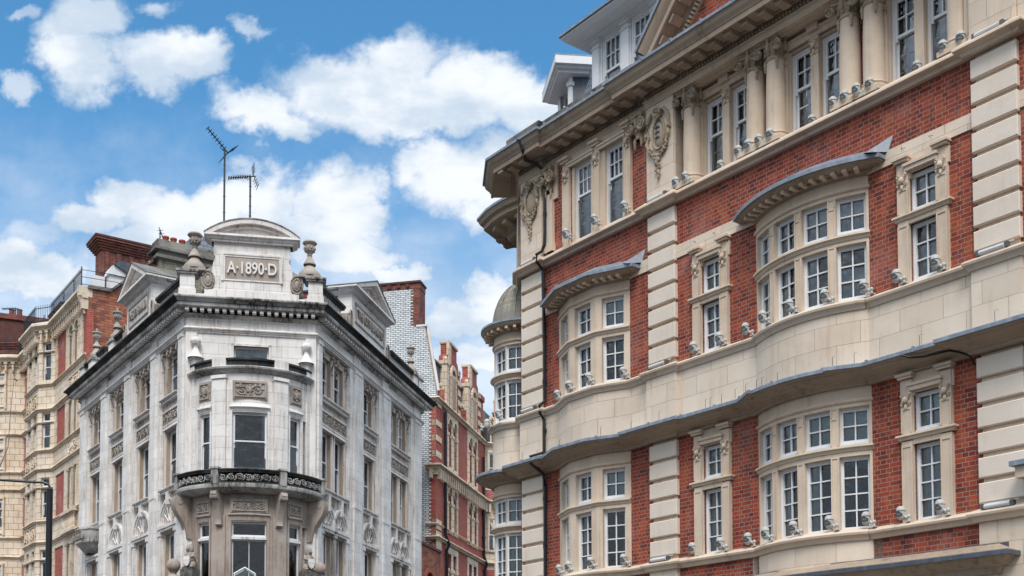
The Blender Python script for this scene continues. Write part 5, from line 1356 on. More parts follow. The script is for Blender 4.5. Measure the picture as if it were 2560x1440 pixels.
# relief panels on the bow: flat carved panels set tangentially
def tang_panel(am, hw, z0, z1, mat, seed, out=.0):
    a = R(am); F2 = FC @ T(CB[0]+(RB+out)*math.sin(a), CB[1]-(RB+out)*math.cos(a), 0, a)
    b = MB(); b.box(-hw-.06, hw+.06, -.02, .08, z0-.06, z1+.06); scroll_panel(b, -hw, hw, z0, z1, -.035, True, seed); bB(b, 'relief_panel', mat, F2)
tang_panel(0, .56, 13.62, 14.16, 'bcarve', 2); tang_panel(-44, .24, 13.62, 14.20, 'bcarve', 4); tang_panel(44, .24, 13.62, 14.20, 'bcarve', 4)
tang_panel(0, .60, 9.46, 9.84, 'bcarve', 8); tang_panel(-44, .30, 9.46, 9.84, 'bcarve', 9); tang_panel(44, .30, 9.46, 9.84, 'bcarve', 9)
b = MB(); b.sweep(full, [(0, 14.74), (.22, 14.73), (.24, 14.70), (.22, 14.64), (.14, 14.60), (.10, 14.54), (.03, 14.50), (-.1, 14.50), (-.1, 14.74)]); bB(b, 'bow_cornice', 'sootm')
b = MB(); b.sweep(full, rect(14.73, 14.97, .06, .3)); b.sweep(full, rect(14.97, 15.04, .12, .42)); bB(b, 'bow_parapet', 'soot')
b = MB()
for a in (-27, 27): b.sweep(ab(a-6.5, a+6.5), rect(14.75, 15.06, .14, .3))
for a in (-60, 60): b.sweep(ab(a-3, a+3, 3), rect(14.6, 15.25, .10, .3)); b.sweep(ab(a-4, a+4, 3), rect(15.25, 15.33, .16, .36))
bB(b, 'parapet_block', 'bankp')
b = MB()
for a in (-60, 60):
    p = (CB[0]+(RB-.02)*math.sin(R(a)), CB[1]-(RB-.02)*math.cos(R(a)))
    b.lathe([(.30, 0), (.26, .08), (.16, .20), (.11, .32), (.08, .38), (.09, .42), (.07, .46)], *p, 16, cz=15.30); b.ball((*p, 15.93), .19, 16, 12); b.lathe([(.195, -.02), (.2, 0), (.195, .02)], *p, 16, cz=15.93); b.ball((*p, 16.14), .045, 8, 6, (1, 1, 1.4))
bB(b, 'ball_finial', 'bankp')
# balcony
RR = 2.85; HBal = 69
cfull = arc(CB[0], CB[1], RR, -HBal, HBal, 44)
b = MB(); b.sweep(cfull, [(.06, 10.38), (.07, 10.33), (.04, 10.24), (-.02, 10.20), (-.10, 10.14), (-.25, 10.10), (-.70, 10.10), (-.70, 10.38)]); bB(b, 'balcony_floor', 'sootm')
b = MB(); b.sweep(cfull, rect(10.38, 10.43, .04, .16)); b.sweep(cfull, [(.07, 10.90), (.08, 10.86), (.05, 10.82), (.04, 10.77), (-.12, 10.77), (-.12, 10.90)]); bB(b, 'balcony_rail', 'soot')
b = MB()
for a in (-67, -24.5, 24.5, 67):
    b.sweep(arc(CB[0], CB[1], RR, a-2.6, a+2.6, 3), rect(10.36, 10.93, .09, .22)); b.sweep(arc(CB[0], CB[1], RR, a-3.2, a+3.2, 3), rect(10.90, 10.97, .13, .28))
bB(b, 'balcony_pier', 'sootm')
b = MB()
def wrap(bb, am):
    """bend x of the panel onto the balcony arc"""
    bb.v = [(CB[0]+(RR-y)*math.sin(R(am)+x/RR), CB[1]-(RR-y)*math.cos(R(am)+x/RR), z) for x, y, z in bb.v]; return bb
for a0, a1 in ((-64, -27.5), (-21.5, 21.5), (27.5, 64)):
    hw = RR*R((a1-a0)/2); t = MB(); n = max(4, round(hw*2/.30))
    for i in range(n):
        x = -hw+(i+.5)*2*hw/n; spiral(t, x, 10.60, .125, 0., 1.7, i*1.3, 1 if i % 2 else -1, .022, 16); t.ball((x+hw/n, .02, 10.60), .035, 6, 4, (1, .6, 2.6))
        t.ball((x+hw/n*.7, .02, 10.50), .03, 6, 4); t.ball((x-hw/n*.6, .02, 10.69), .03, 6, 4)
    t.box(-hw, hw, .07, .09, 10.43, 10.46); wrap(t, (a0+a1)/2); b.add(t.v, t.f)
bB(b, 'balcony_grille', 'sootm')
b = MB(); b.sweep(arc(CB[0], CB[1], RR, -66, 66, 44), rect(10.42, 10.79, -.10, .03)); bB(b, 'balcony_back', 'soot')
for a in (-67, -25.5, 25.5, 67):
    b = MB(); wd = .12 if abs(a) < 40 else .20
    prof_ = [(0, 10.12), (.56, 10.12), (.60, 10.0), (.54, 9.86), (.46, 9.82), (.38, 9.66), (.30, 9.40), (.22, 9.18), (.20, 9.06), (.22, 8.96), (.12, 8.90), (0, 8.90)]
    if abs(a) > 40: prof_ = [(0, 10.12), (.66, 10.12), (.70, 9.9), (.62, 9.6), (.45, 9.35), (.30, 9.1), (.22, 8.8), (.20, 8.6), (0, 8.55)]
    n = (math.sin(R(a)), -math.cos(R(a))); t = (math.cos(R(a)), math.sin(R(a))); m = len(prof_); vs = []
    for sg in (-1, 1): vs += [(CB[0]+n[0]*(RB-.02+o)+t[0]*sg*wd, CB[1]+n[1]*(RB-.02+o)+t[1]*sg*wd, z) for o, z in prof_]
    b.add(vs, [(j, (j+1) % m, (j+1) % m+m, j+m) for j in range(m)]+[tuple(range(m)), tuple(range(2*m-1, m-1, -1))])
    cN = (CB[0]+n[0]*(RB+.46), CB[1]+n[1]*(RB+.46))
    b.tube([(cN[0]-t[0]*(wd+.02), cN[1]-t[1]*(wd+.02), 9.92), (cN[0]+t[0]*(wd+.02), cN[1]+t[1]*(wd+.02), 9.92)], .10, 10)
    bB(b, 'balcony_bracket', 'bankb')
# core, roof
b = MB(); core = [toC(FL, LEN_L, .9), toC(FL, -.6, .9), (.4, 1.1), (WC-.4, 1.1), toC(FRt, .6, .9), toC(FRt, LEN_R, .9), toC(FRt, LEN_R, 9.), toC(FL, LEN_L, 9.)]
b.hprism(core, 0, 16.3); bB(b, 'rear_wall', 'brick5')
b = MB(); b.hprism([toC(FL, LEN_L, .1), (.1, .2), (WC-.1, .2), toC(FRt, LEN_R, .1), toC(FRt, LEN_R, 9.), toC(FL, LEN_L, 9.)], 16.5, 17.55); bB(b, 'roof', 'lead')
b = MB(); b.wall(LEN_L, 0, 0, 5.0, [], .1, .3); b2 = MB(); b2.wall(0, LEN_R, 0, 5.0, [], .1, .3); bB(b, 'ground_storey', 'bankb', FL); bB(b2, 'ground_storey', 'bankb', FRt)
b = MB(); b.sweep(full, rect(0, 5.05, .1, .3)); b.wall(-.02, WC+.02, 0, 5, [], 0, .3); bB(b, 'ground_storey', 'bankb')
b = MB(); b.box(LEN_R-.05, LEN_R, .0, 9, 0, 16.4); bB(b, 'end_wall', 'bankb', FRt)
b = MB(); b.box(LEN_L, LEN_L+.05, .0, 9, 0, 16.4); bB(b, 'end_wall', 'bankb', FL)

# --- things standing on the bank's lower bow -------------------------------------------
def lion(am, label):
    a = R(am); r_ = RB+.38; M4 = FC @ T(CB[0]+r_*math.sin(a), CB[1]-r_*math.cos(a), 7.36, a*.6)
    o = thing('lion_statue', label, 'statue', M4, 'stone lions on the curved bay')
    b = MB(); b.box(-.26, .26, -.24, .24, -.34, 0.02); b.box(-.22, .22, -.20, .20, .02, .07); b.build('plinth', 'mossy', o, M4)
    b = MB()
    b.ball((0, .06, .30), 1, 14, 10, (.17, .17, .26)); b.ball((0, .0, .52), 1, 14, 10, (.15, .14, .20)); b.ball((0, -.05, .78), 1, 14, 10, (.11, .12, .13)); b.ball((0, -.02, .74), 1, 14, 10, (.15, .12, .18)); b.ball((0, -.16, .74), 1, 10, 8, (.055, .06, .05))
    b.ball((0, .0, .90), 1, 10, 6, (.09, .08, .045))
    for sg in (-1, 1):
        b.ball((sg*.15, -.02, .16), 1, 10, 8, (.08, .16, .14)); b.ball((sg*.15, -.14, .10), 1, 8, 6, (.06, .09, .05)); b.ball((sg*.09, -.03, .88), .032, 6, 5)
        b.tube([(sg*.14, -.02, .60), (sg*.20, -.10, .48), (sg*.13, -.19, .44)], .05, 8, .04)
        b.ball((sg*.035, -.14, .80), .015, 6, 4)
    b.tube([(.14, .14, .12), (.24, .10, .3), (.20, .08, .5)], .025, 6); b.build('lion', 'bcarve', o, M4)
    b = MB(); b.prism([(-.13, .48), (-.13, .30), (-.08, .17), (0, .10), (.08, .17), (.13, .30), (.13, .48)][::1], -.24, -.19); b.box(-.13, .13, -.25, -.24, .33, .36); b.box(-.012, .012, -.25, -.24, .12, .47); b.build('shield', 'bankp', o, M4)
lion(-50, 'weathered stone lion holding a shield, left of the central lower window'); lion(51, 'weathered stone lion holding a shield, right of the central lower window')
def stone_ball(x, label):
    M4 = FC @ T(x, -.62, 7.28); o = thing('stone_ball', label, 'ball finial', M4, 'stone balls on the bank porch')
    b = MB(); b.ball((0, 0, .24), .25, 18, 12); b.build('ball', 'bankb', o, M4)
    b = MB(); b.lathe([(.17, .02), (.10, -.04), (.12, -.10), (.2, -.14), (.24, -.2)], 0, 0, 16); b.build('neck', 'bankb', o, M4)
stone_ball(-.33, 'round stone ball on a neck at the left end of the bank bay'); stone_ball(4.88, 'round stone ball on a neck at the right end of the bank bay')
M4 = FC @ T(2.25, -2.4, 7.25); o = thing('lantern', 'white pointed lantern frame below the central window of the bank', 'lantern', M4)
b = MB(); b.tube([(-.36, 0, -.20), (0, 0, .02), (.36, 0, -.20)], .032, 6); b.tube([(-.36, .5, -.20), (0, .5, .02), (.36, .5, -.20)], .032, 6)
for p in ((-.36, -.2), (0, .02), (.36, -.2)): b.tube([(p[0], 0, p[1]), (p[0], .5, p[1])], .03, 6)
for p in ((-.36, 0), (.36, 0), (-.36, .5), (.36, .5)): b.tube([(p[0], p[1], -.2), (p[0]*.8, p[1], -.9)], .025, 6)
b.build('frame', 'white', o, M4)
b = MB(); b.add([(-.36, 0, -.2), (-.36, .5, -.2), (0, .5, .02), (0, 0, .02), (.36, 0, -.2), (.36, .5, -.2), (-.29, 0, -.9), (-.29, .5, -.9), (.29, 0, -.9), (.29, .5, -.9)], [(0,1,2,3), (3,2,5,4), (6,8,4,3,0), (7,1,2,5,9), (6,0,1,7), (8,9,5,4)]); b.build('glass', 'glass', o, M4)
b = MB(); b.box(-.3, .3, 0, .5, -.95, -.9); b.tube([(0, .25, -.95), (0, .25, -1.3), (0, 1.0, -1.6), (0, 2.3, -1.6)], .03, 6); b.build('bracket', 'black', o, M4)
# ================================================================== BUILDING D: cream terracotta and crimson brick range on the left
def spandrel(b, x, w_, zs, y0, y1, k=1.0, n=8):
    """fills the corners above a round arch of width w_ springing at zs, inside a hole that reaches zs+k*w_/2"""
    r_ = w_/2
    for sg in (-1, 1):
        P = [(x+sg*r_*math.cos(R(90*i/n)), zs+k*r_*math.sin(R(90*i/n))) for i in range(n+1)]
        c = (x+sg*r_, zs+k*r_)
        for i in range(n):
            t = [c, P[i], P[i+1]]; b.prism(t if sg < 0 else t[::-1], y0, y1)
def arch_ring(b, x, w_, zs, y0, y1, t=.12, k=1.0, n=10, base=0.):
    r_ = w_/2
    O = [(x+(r_+t)*math.cos(R(180*i/n)), zs+k*(r_+t)*math.sin(R(180*i/n))) for i in range(n+1)]
    I = [(x+r_*math.cos(R(180*i/n)), zs+k*r_*math.sin(R(180*i/n))) for i in range(n+1)]
    for i in range(n): b.prism([O[i+1], I[i+1], I[i], O[i]], y0, y1)
FD = FL @ T(0, .6, 0)
D = thing('terracotta_mansions', 'cream terracotta and crimson brick mansion range with a railed roof, left of the white bank', 'building', FD @ T(-15.75, 0, 0))
def bD(b, name, mat, F=FD, par=D, smooth=35, **k): return b.build(name, mat, par, F, smooth, **k)
FLO = [(19.9, 21.9), (16.3, 18.15), (12.62, 14.7), (8.4, 10.9), (4.2, 7.0)]
wgroups = [-18.1, -39.6]                       # centres of the wide window groups
reds = [(-21.45, -19.75), (-28.78, -28.2), (-26.7, -26.15), (-16.62, -16.02), (-37.9, -36.9), (-43.5, -41.3)]
b = MB(); holes = []; rb = MB(); fr = MB(); wn = []
for c in wgroups:
    for (z0, z1) in FLO:
        for sx in (-.5, .5): holes.append((c+sx-.38, c+sx+.38, z0, z1)); wn.append((c+sx, .76, z0, z1))
for c in (-27.45,):
    for (z0, z1) in FLO: holes.append((c-.42, c+.42, z0, z1)); wn.append((c, .7, z0, z1))
for xa, xb in reds:
    for i, (z0, z1) in enumerate(FLO): holes.append((xa, xb, z0-.15, z1+(.35 if i == 0 else .05))); rb.box(xa, xb, .05, .3, z0-.16, z1+(.36 if i == 0 else .06))
b.wall(-50, -15.75, 0, 22.6, holes, 0, .35); bD(b, 'wall', 'terra'); bD(rb, 'brick_panel', 'brick2')
for x, w_, z0, z1 in wn: window(D, FD, x, .12, z0, w_, z1-z0, 1, 1, 1, 'sash', rnd.choice(['blindw_glare', 'net', 'dark']))
b = MB()
for x, w_, z0, z1 in wn:
    if z0 > 19: spandrel(b, x, w_, z1-w_*.55, .0, .12, 1.1); arch_ring(b, x, w_, z1-w_*.55, -.06, .1, .12, 1.1)
    for sg in (-1, 1): b.box(x+sg*(w_/2+.07)-.07, x+sg*(w_/2+.07)+.07, -.06, .1, z0-.1, z1-(.35 if z0 > 19 else 0)); b.box(x+sg*(w_/2+.07)-.1, x+sg*(w_/2+.07)+.1, -.09, .1, z1-(.42 if z0 > 19 else .1), z1-(.30 if z0 > 19 else 0))
bD(b, 'window_surround', 'terrap')
# canted / round bays
tower_path = [(-26.1, 0), (-25.3, -.62), (-22.7, -.62), (-21.9, 0)]
turr = [(-33.2, 0)]+arc(-31.0, .55, 2.25, -68, 68, 14)+[(-28.8, 0)]
base_path = [(-50, 0), (-36.0, 0)]
fp = [(-50, 0)]+[(-44.9, 0), (-44.2, -.55), (-41.9+.0, -.55)]
dpath = [(-52, 0), (-48.2, 0), (-47.4, -.6), (-44.8, -.6), (-44.0, 0), (-36.4, 0), (-33.1, -.02)]+turr[1:-1]+[(-28.85, -.02), (-26.1, 0)]+tower_path[1:3]+[(-21.9, 0), (-15.80, 0), (-15.75, .0)]
dpathx = dpath+[(-15.75, 1.2)]
def dband(z0, z1, o, mat, name='string_course', p=dpath): b = MB(); b.sweep(p, rect(z0, z1, o, .3)); bD(b, name, mat)
def moul(z, out, h=.16): return [(0, z+h), (out, z+h-.02), (out+.02, z+h*.6), (out*.6, z+h*.4), (out*.4, z), (-.2, z), (-.2, z+h)]
for z in (19.62, 18.30, 16.12, 15.12, 12.38, 11.28, 8.2, 7.2):
    b = MB(); b.sweep(dpath, moul(z, .13)); bD(b, 'string_course', 'terrap')
# bay fronts as facets with windows
for path_, ng in ((tower_path, None), ([(-48.2, 0), (-47.4, -.6), (-44.8, -.6), (-44.0, 0)], None)):
    for f in facet_frames(path_):
        F2 = FD @ T(f[0][0], f[0][1], 0, f[1]); hl = f[2]/2; hs = []
        cen = [0.] if hl < 1 else [-.62, .62]; ww = .5 if hl < 1 else .62
        for z0, z1 in FLO:
            for c in cen: hs += [(c-ww/2, c+ww/2, z0+.05, z1-.5), (c-ww/2, c+ww/2, z1-.4, z1+.1)]
        b = MB(); b.wall(-hl, hl, 0, 22.6, hs, 0, .3); b.build('bay_wall', 'terra', D, F2)
        for z0, z1 in FLO:
            for c in cen: window(D, F2, c, .12, z0+.05, ww, z1-.55-z0, 1, 1, 1, 'sash', rnd.choice(['dark', 'net'])); window(D, F2, c, .12, z1-.4, ww, .5, 1, 1, look='dark')
        b = MB()
        for zz in (18.48, 15.30, 11.46, 7.3):
            if hl > 1: scroll_panel(b, -1.15, -.1, zz+.02, zz+.82, -.03, True, 3); scroll_panel(b, .1, 1.15, zz+.02, zz+.82, -.03, True, 4)
        for z0, z1 in FLO: b.sweep([(-hl, 0), (hl, 0)], moul(z1-.5, .07, .1)); 
        b.build('relief_panel', 'terrap', D, F2)
for c0 in (-31.0,):
    b = MB(); b.sweep(turr, rect(0, 22.6, 0, .3)); bD(b, 'round_bay', 'terra')
    for z0, z1 in FLO:
        for a in (-38, -15, 20, 44):
            p = (-31+2.22*math.sin(R(a)), .55-2.22*math.cos(R(a))); F2 = FD @ T(p[0], p[1]-.0, 0, R(a)); b = MB()
            window(D, F2, 0, -.07, z0+.1, .42, z1-z0-.2, 1, 1, 1, 'sash', 'dark')
            b.box(-.32, -.22, -.14, .1, z0, z1); b.box(.22, .32, -.14, .1, z0, z1); b.box(-.34, .34, -.16, .1, z1, z1+.12); b.box(-.3, .3, -.15, .1, z1-.62, z1-.55)
            b.build('window_surround', 'terrap', D, F2)
for c in wgroups:
    b = MB()
    for zz in (18.48, 15.30): scroll_panel(b, c-.95, c+.95, zz, zz+.8, -.02, True, 12)
    bD(b, 'relief_panel', 'terrap')
    b = MB(); b.box(c-1.2, c+1.2, -.28, 0, 11.34, 11.5); b.box(c-1.2, c+1.2, -.3, 0, 12.28, 12.42)
    for i in range(8): baluster(b, c-1.0+i*.285, -.16, 11.5, 12.28, .08)
    bD(b, 'balcony', 'terrap')
# corbelled eaves with little arches, then the railing
b = MB(); b.sweep(dpath[:-1], [(.10, 22.55), (.10, 22.30), (0, 22.28), (-.2, 22.28), (-.2, 22.55)]); b.sweep(dpath[:-1], [(.2, 22.95), (.42, 22.92), (.46, 22.86), (.46, 22.74), (.38, 22.66), (.30, 22.62), (.28, 22.55), (-.2, 22.55), (-.2, 22.95)])
place_blocks(b, dpath, .36, .05, .0, .24, 22.02, 22.56, .15); place_blocks(b, dpath, .36, .10, .0, .28, 22.42, 22.56, .15)
b.box(-16.0, -15.72, -.45, .2, 22.5, 23.0); b.box(-15.98, -15.74, -.3, .1, 21.9, 22.5); b.tube([(-15.86, -.36, 22.5), (-15.86, -.12, 21.7)], .12, 8, .06)
bD(b, 'eaves_cornice', 'terrap')
b = MB(); rp = [(-45, -.30), (-36.3, -.3), (-33.1, -.5)]+arc(-31, .55, 2.5, -60, 60, 8)+[(-28.8, -.35), (-26.2, -.3), (-25.35, -.85), (-22.6, -.85), (-21.8, -.3), (-15.8, -.3)]
for z in (23.05, 23.74): b.tube([(x, y, z) for x, y in rp], .022, 5)
for a, c in zip(rp, rp[1:]):
    ln = math.hypot(c[0]-a[0], c[1]-a[1]); n = max(1, round(ln/.12))
    for i in range(n):
        t = (i+.5)/n; x, y = a[0]+(c[0]-a[0])*t, a[1]+(c[1]-a[1])*t; b.tube([(x, y, 22.95), (x, y, 23.9)], .012, 4)
b.tube([(-15.8, -.3, 23.95), (-15.8, -.3, 22.9)], .03, 5)
for z in (23.1, 23.45, 23.8): b.tube([(-15.8, -.3, z), (-15.6, 1.2, z), (-15.6, 3.2, z-.1)], .015, 5)
for x in range(-44, -16, 2):
    for sg in (-1, 1): b.tube([(x+.9+.14*math.cos(R(t)), -.31, 23.4+sg*.15+.14*math.sin(R(t))) for t in range(0, 361, 45)], .014, 4)
bD(b, 'roof_railing', 'black')
# party wall that looks down on the bank, stepped and sloping to the ridge
b = MB(); PW = [(0, 0), (0, 22.9), (1.07, 22.95), (2.16, 24.0), (3.31, 25.1), (5.57, 25.8), (9, 25.8), (9, 0)]
def yz_prism(b, pts, x0, x1):
    n = len(pts); b.add([(x0, y, z) for y, z in pts]+[(x1, y, z) for y, z in pts], [tuple(range(n)), tuple(range(2*n-1, n-1, -1))]+[(i, i+n, (i+1) % n+n, (i+1) % n) for i in range(n)])
yz_prism(b, [(y+.02, z) for y, z in PW], -16.1, -15.74); bD(b, 'party_wall', 'brick3')
b = MB(); b.box(-15.90, -15.70, -.04, .28, 0, 21.85)
bD(b, 'corner_pier', 'brick2')
b = MB()
for a, c in zip(PW[1:-2], PW[2:-1]):
    yz_prism(b, [(a[0]-.02, a[1]), (c[0]+.02, c[1]), (c[0]+.02, c[1]+.13), (a[0]-.02, a[1]+.13)], -16.2, -15.62)
bD(b, 'wall_coping', 'mossy')
def stack(x0, x1, y0, y1, z0, z1, mat, cap, name, steps=3, pots=(), ribs=True, F=FD, par=None):
    b = MB(); b.box(x0, x1, y0, y1, z0, z1-.5)
    if ribs:
        n = max(2, int((y1-y0)/.5))
        for i in range(n): yy = y0+(i+.5)*(y1-y0)/n; b.box(x1, x1+.06, yy-.11, yy+.11, z0, z1-.55)
    for i in range(steps): e = .07*(i+1); b.box(x0-e, x1+e, y0-e, y1+e, z1-.5+i*.11, z1-.5+(i+1)*.11-.015)
    ch = bD(b, name, mat, F, par or D)
    b = MB(); e = .07*steps; b.box(x0-e-.03, x1+e+.03, y0-e-.03, y1+e+.03, z1-.5+steps*.11, z1-.5+steps*.11+.10); b.box(x0-.1, x1+.1, y0-.05, y1+.05, z1-.5+steps*.11+.1, z1); bD(b, 'chimney_cap', cap, F, ch)
    for (x, y) in pots:
        b = MB(); b.lathe([(.15, 0), (.13, .25), (.16, .30), (.16, .38), (.12, .40), (.12, .1)], x, y, 14, cz=z1); bD(b, 'chimney_pot', 'pot', F, ch)
    return ch
stack(-18.4, -17.45, 1.05, 3.45, 22.0, 26.15, 'brick4', 'brick5', 'chimney', 5)
ch2 = stack(-16.1, -15.3, 3.30, 6.4, 21.0, 25.45, 'yellow', 'mossy', 'chimney', 1, [], False)
b = MB(); b.box(-16.25, -15.12, 3.12, 6.6, 25.02, 25.18); b.box(-16.35, -15.02, 3.02, 6.7, 25.40, 25.52); b.prism([(-16.3, 25.52), (-15.1, 25.52), (-15.25, 25.98), (-16.15, 25.98)], 3.2, 6.5)
bD(b, 'chimney_cap', 'mossy', FD, ch2)
for y in (3.72, 4.12, 4.56): b = MB(); b.lathe([(.14, -.05), (.15, .24), (.18, .28), (.17, .34), (.13, .35), (.12, .1)], -15.6, y, 14, cz=25.94); bD(b, 'chimney_pot', 'pot', FD, ch2)
b = MB(); yz_prism(b, [(1.0, 22.0), (1.0, 23.0), (5.5, 27.0), (8, 27), (8, 22)], -45, -16.15); bD(b, 'roof', 'slate')
b = MB()                                     # white segmental dormer behind the sloping wall
dmr = MB(); dmr.box(-16.75, -16.2, 1.15, 1.9, 22.8, 24.0); 
pts = [(1.05+.50*(1-math.cos(R(t))), 24.0+.55*math.sin(R(t))) for t in range(0, 181, 15)]
yz_prism(dmr, [(y, z) for y, z in pts], -16.8, -16.1); od = bD(dmr, 'dormer', 'white')
b = MB(); yz_prism(b, [(1.3, 24.5), (1.6, 24.72), (2.9, 24.6), (2.9, 24.45), (1.9, 23.6), (1.9, 24.2)], -16.7, -15.98); b.build('dormer_roof', 'leaddark', od, FD)
b = MB(); b.box(-16.4, -16.15, .28, .9, 22.95, 23.8); bD(b, 'roof_hatch', 'white')
F_ch3 = FL @ T(0, .6, 0)
stack(-31.4, -29.0, 2.2, 3.4, 22, 26.5, 'brick4', 'brick5', 'chimney', 4)
b = MB(); b.box(-50, -15.75, 1.0, 9, 0, 22.6); bD(b, 'rear_wall', 'brick5')

# ================================================================== far dark building behind
FF = FR((-33, 84, 0), (1, 0))
o = thing('dark_brick_block', 'dark brown brick block with a flat parapet, furthest back at the left edge', 'building', FF)
b = MB(); b.prism([(-14, 0), (1.2, 0), (1.2, 30.15), (-14, 32.1)], 0, 8); b.build('wall', 'brick5', o, FF)
b = MB(); b.prism([(-14, 32.1), (1.25, 30.15), (1.25, 30.5), (-14, 32.5)], -.15, 8.1)
for x in (-2.55, -2.0): b.lathe([(.2, 0), (.18, .5), (.22, .55)], x, .4, 10, cz=30.9)
b.build('parapet', 'brick4', o, FF)
b = MB(); b.box(-4.2, -1.35, -1.2, 0, 0, 28.0)
for i in range(4): b.box(-4.2-.08*i, -1.35+.08*i, -1.2-.08*i, 0, 28.0+i*.15, 28.0+(i+1)*.15)
b.build('chimney_breast', 'brick4', o, FF)

# ================================================================== BUILDING E: the terrace behind the bank, with the glazed wall
oE = (-3.82343394, 60.37695264, 0); FE = FR(oE, eR)
E_ = thing('banded_terrace', 'red brick and cream terrace with shaped gables and a tall white glazed side wall', 'building', FE)
def bE(b, name, mat, F=FE, par=E_, smooth=35, **k): return b.build(name, mat, par, F, smooth, **k)
b = MB(); GW = [(.36, 0), (.36, 18.4), (.02, 18.4), (.02, 18.85), (.62, 22.12), (1.0, 22.12), (1.0, 24.12), (9, 24.12), (9, 0)]
yz_prism(b, GW, -.01, .4)
for i in range(92): b.box(-.012, .1, .26, .361, i*.2, i*.2+.1)
bE(b, 'glazed_wall', 'glazed')
b = MB(); yz_prism(b, [(.86, 22.14), (1.2, 22.14), (1.2, 24.1), (.86, 24.1)], -.02, .9)
for i in range(12): b.box(-.02, .3, 1.2, 1.34, 22.2+i*.16, 22.28+i*.16)
b.box(-.03, .9, .84, 9, 24.10, 24.40); bE(b, 'stack_edge', 'brick4')
b = MB(); b.box(-.10, .98, .80, 9, 24.40, 24.50)
for i in range(6): b.box(-.08, .1, 1.4+i*.5, 1.6+i*.5, 24.18, 24.38)
bE(b, 'stack_coping', 'brick5')
b = MB(); b.tube([(.2, -.06, 18.8), (.2, .52, 22.1)], .09, 6); b.box(-.05, .5, .5, 1.05, 22.1, 22.2); bE(b, 'verge', 'bankp')
b = MB(); b.tube([(.05, .04, 18.8), (.05, .62, 22.08)], .05, 6); bE(b, 'verge_timber', 'ochre')
# front wall
FE_ = [(15.3, 17.9), (11.95, 14.25), (7.6, 10.75), (3.5, 6.8)]
EX = 24.
holes = []; wn = []
for i, (z0, z1) in enumerate(FE_):
    for c in (2.95, 7.15):
        for sx in (-.5, .5):
            holes.append((c+sx-.32, c+sx+.32, z0, z1)); wn.append((c+sx, .64, z0, z1, i < 2))
b = MB(); b.wall(0, 9.9, 0, 18.4, holes, 0, .35); b.wall(12.9, EX, 0, 18.4, [], 0, .35); bE(b, 'wall', 'brick2')
for x, w_, z0, z1, ar in wn: window(E_, FE, x, .16, z0, w_, z1-z0, 1, 1, 1, 'sash', 'blindw_glare')
b = MB()
for c in (2.95, 7.15):
    for i, (z0, z1) in enumerate(FE_):
        hh = [(c+sx-.32, c+sx+.32, z0, z1) for sx in (-.5, .5)]
        b.wall(c-1.15, c+1.15, z0-.15, z1+.35, hh, -.03, .1)
        for sx in (-.5, .5):
            if i < 2: spandrel(b, c+sx, .64, z1-.36, -.02, .12, 1.1); arch_ring(b, c+sx, .64, z1-.36, -.09, .05, .10, 1.1)
            b.box(c+sx-.36, c+sx+.36, -.10, .1, z0-.12, z0)
            for sg in (-1, 1): b.box(c+sx+sg*.40-.08, c+sx+sg*.40+.08, -.08, .05, z0, z1-.9); b.box(c+sx+sg*.40-.1, c+sx+sg*.40+.1, -.11, .05, z1-.95, z1-.8)
for z0, z1 in ((17.0+.0, 17.3), (16.2, 16.5), (15.4, 15.7), (18, 18.3), (14.6, 14.95), (11.2, 11.6), (10.6, 11.2), (11.7, 12.2)):
    b.box(.0, .9, -.04, .2, z0, z1)
b.box(-.08, 1.0, -.12, .3, 14.45, 14.95)
bE(b, 'window_surround', 'terra')
b = MB()
ep = [(-.05, .5), (-.05, 0), (9.9, 0)]+arc(11.4, .9, 1.75, -58, 58, 10)+[(12.9, 0), (EX, 0)]
b.sweep(ep, moul(18.2, .22, .22)); b.sweep(ep, moul(14.72, .35, .26)); b.sweep(ep, moul(11.15, .22, .18)); b.sweep(ep, moul(11.88, .10, .12))
place_blocks(b, ep, .40, .06, .0, .25, 14.25, 14.75, .3); place_blocks(b, ep, .40, .13, .0, .18, 14.55, 14.75, .3)
bE(b, 'string_course', 'terrap')
b = MB(); b.sweep(arc(11.4, .9, 1.75, -58, 58, 14), rect(0, 18.4, 0, .3)); bE(b, 'round_bay', 'terra')
b = MB()
for z0, z1 in ((12.2, 14.1), (15.2, 15.3), (8.3, 11.0)): b.sweep(arc(11.4, .9, 1.76, -58, 58, 14), rect(z0-1.0 if z0 < 12 else z0-.02, z1-1.2 if z0 < 12 else z0, 0, .1))
b.sweep(arc(11.4, .9, 1.77, -58, 58, 14), rect(14.9, 15.6, 0, .1)); b.sweep(arc(11.4, .9, 1.77, -58, 58, 14), rect(9.0, 10.9, 0, .1)); bE(b, 'brick_panel', 'brick2')
for z0, z1 in ((16.0, 17.8), (12.0, 13.9), (6.2, 8.6)):
    for a in (-45, -25, 0, 25):
        F2 = FE @ T(11.4+1.72*math.sin(R(a)), .9-1.72*math.cos(R(a)), 0, R(a)); window(E_, F2, 0, -.09, z0, .42, z1-z0, 1, 1, 1, 'sash', 'dark')
        b = MB(); b.box(-.3, -.2, -.13, .1, z0, z1); b.box(.2, .3, -.13, .1, z0, z1); b.box(-.3, .3, -.13, .1, z1, z1+.12); b.build('window_surround', 'terrap', E_, F2)
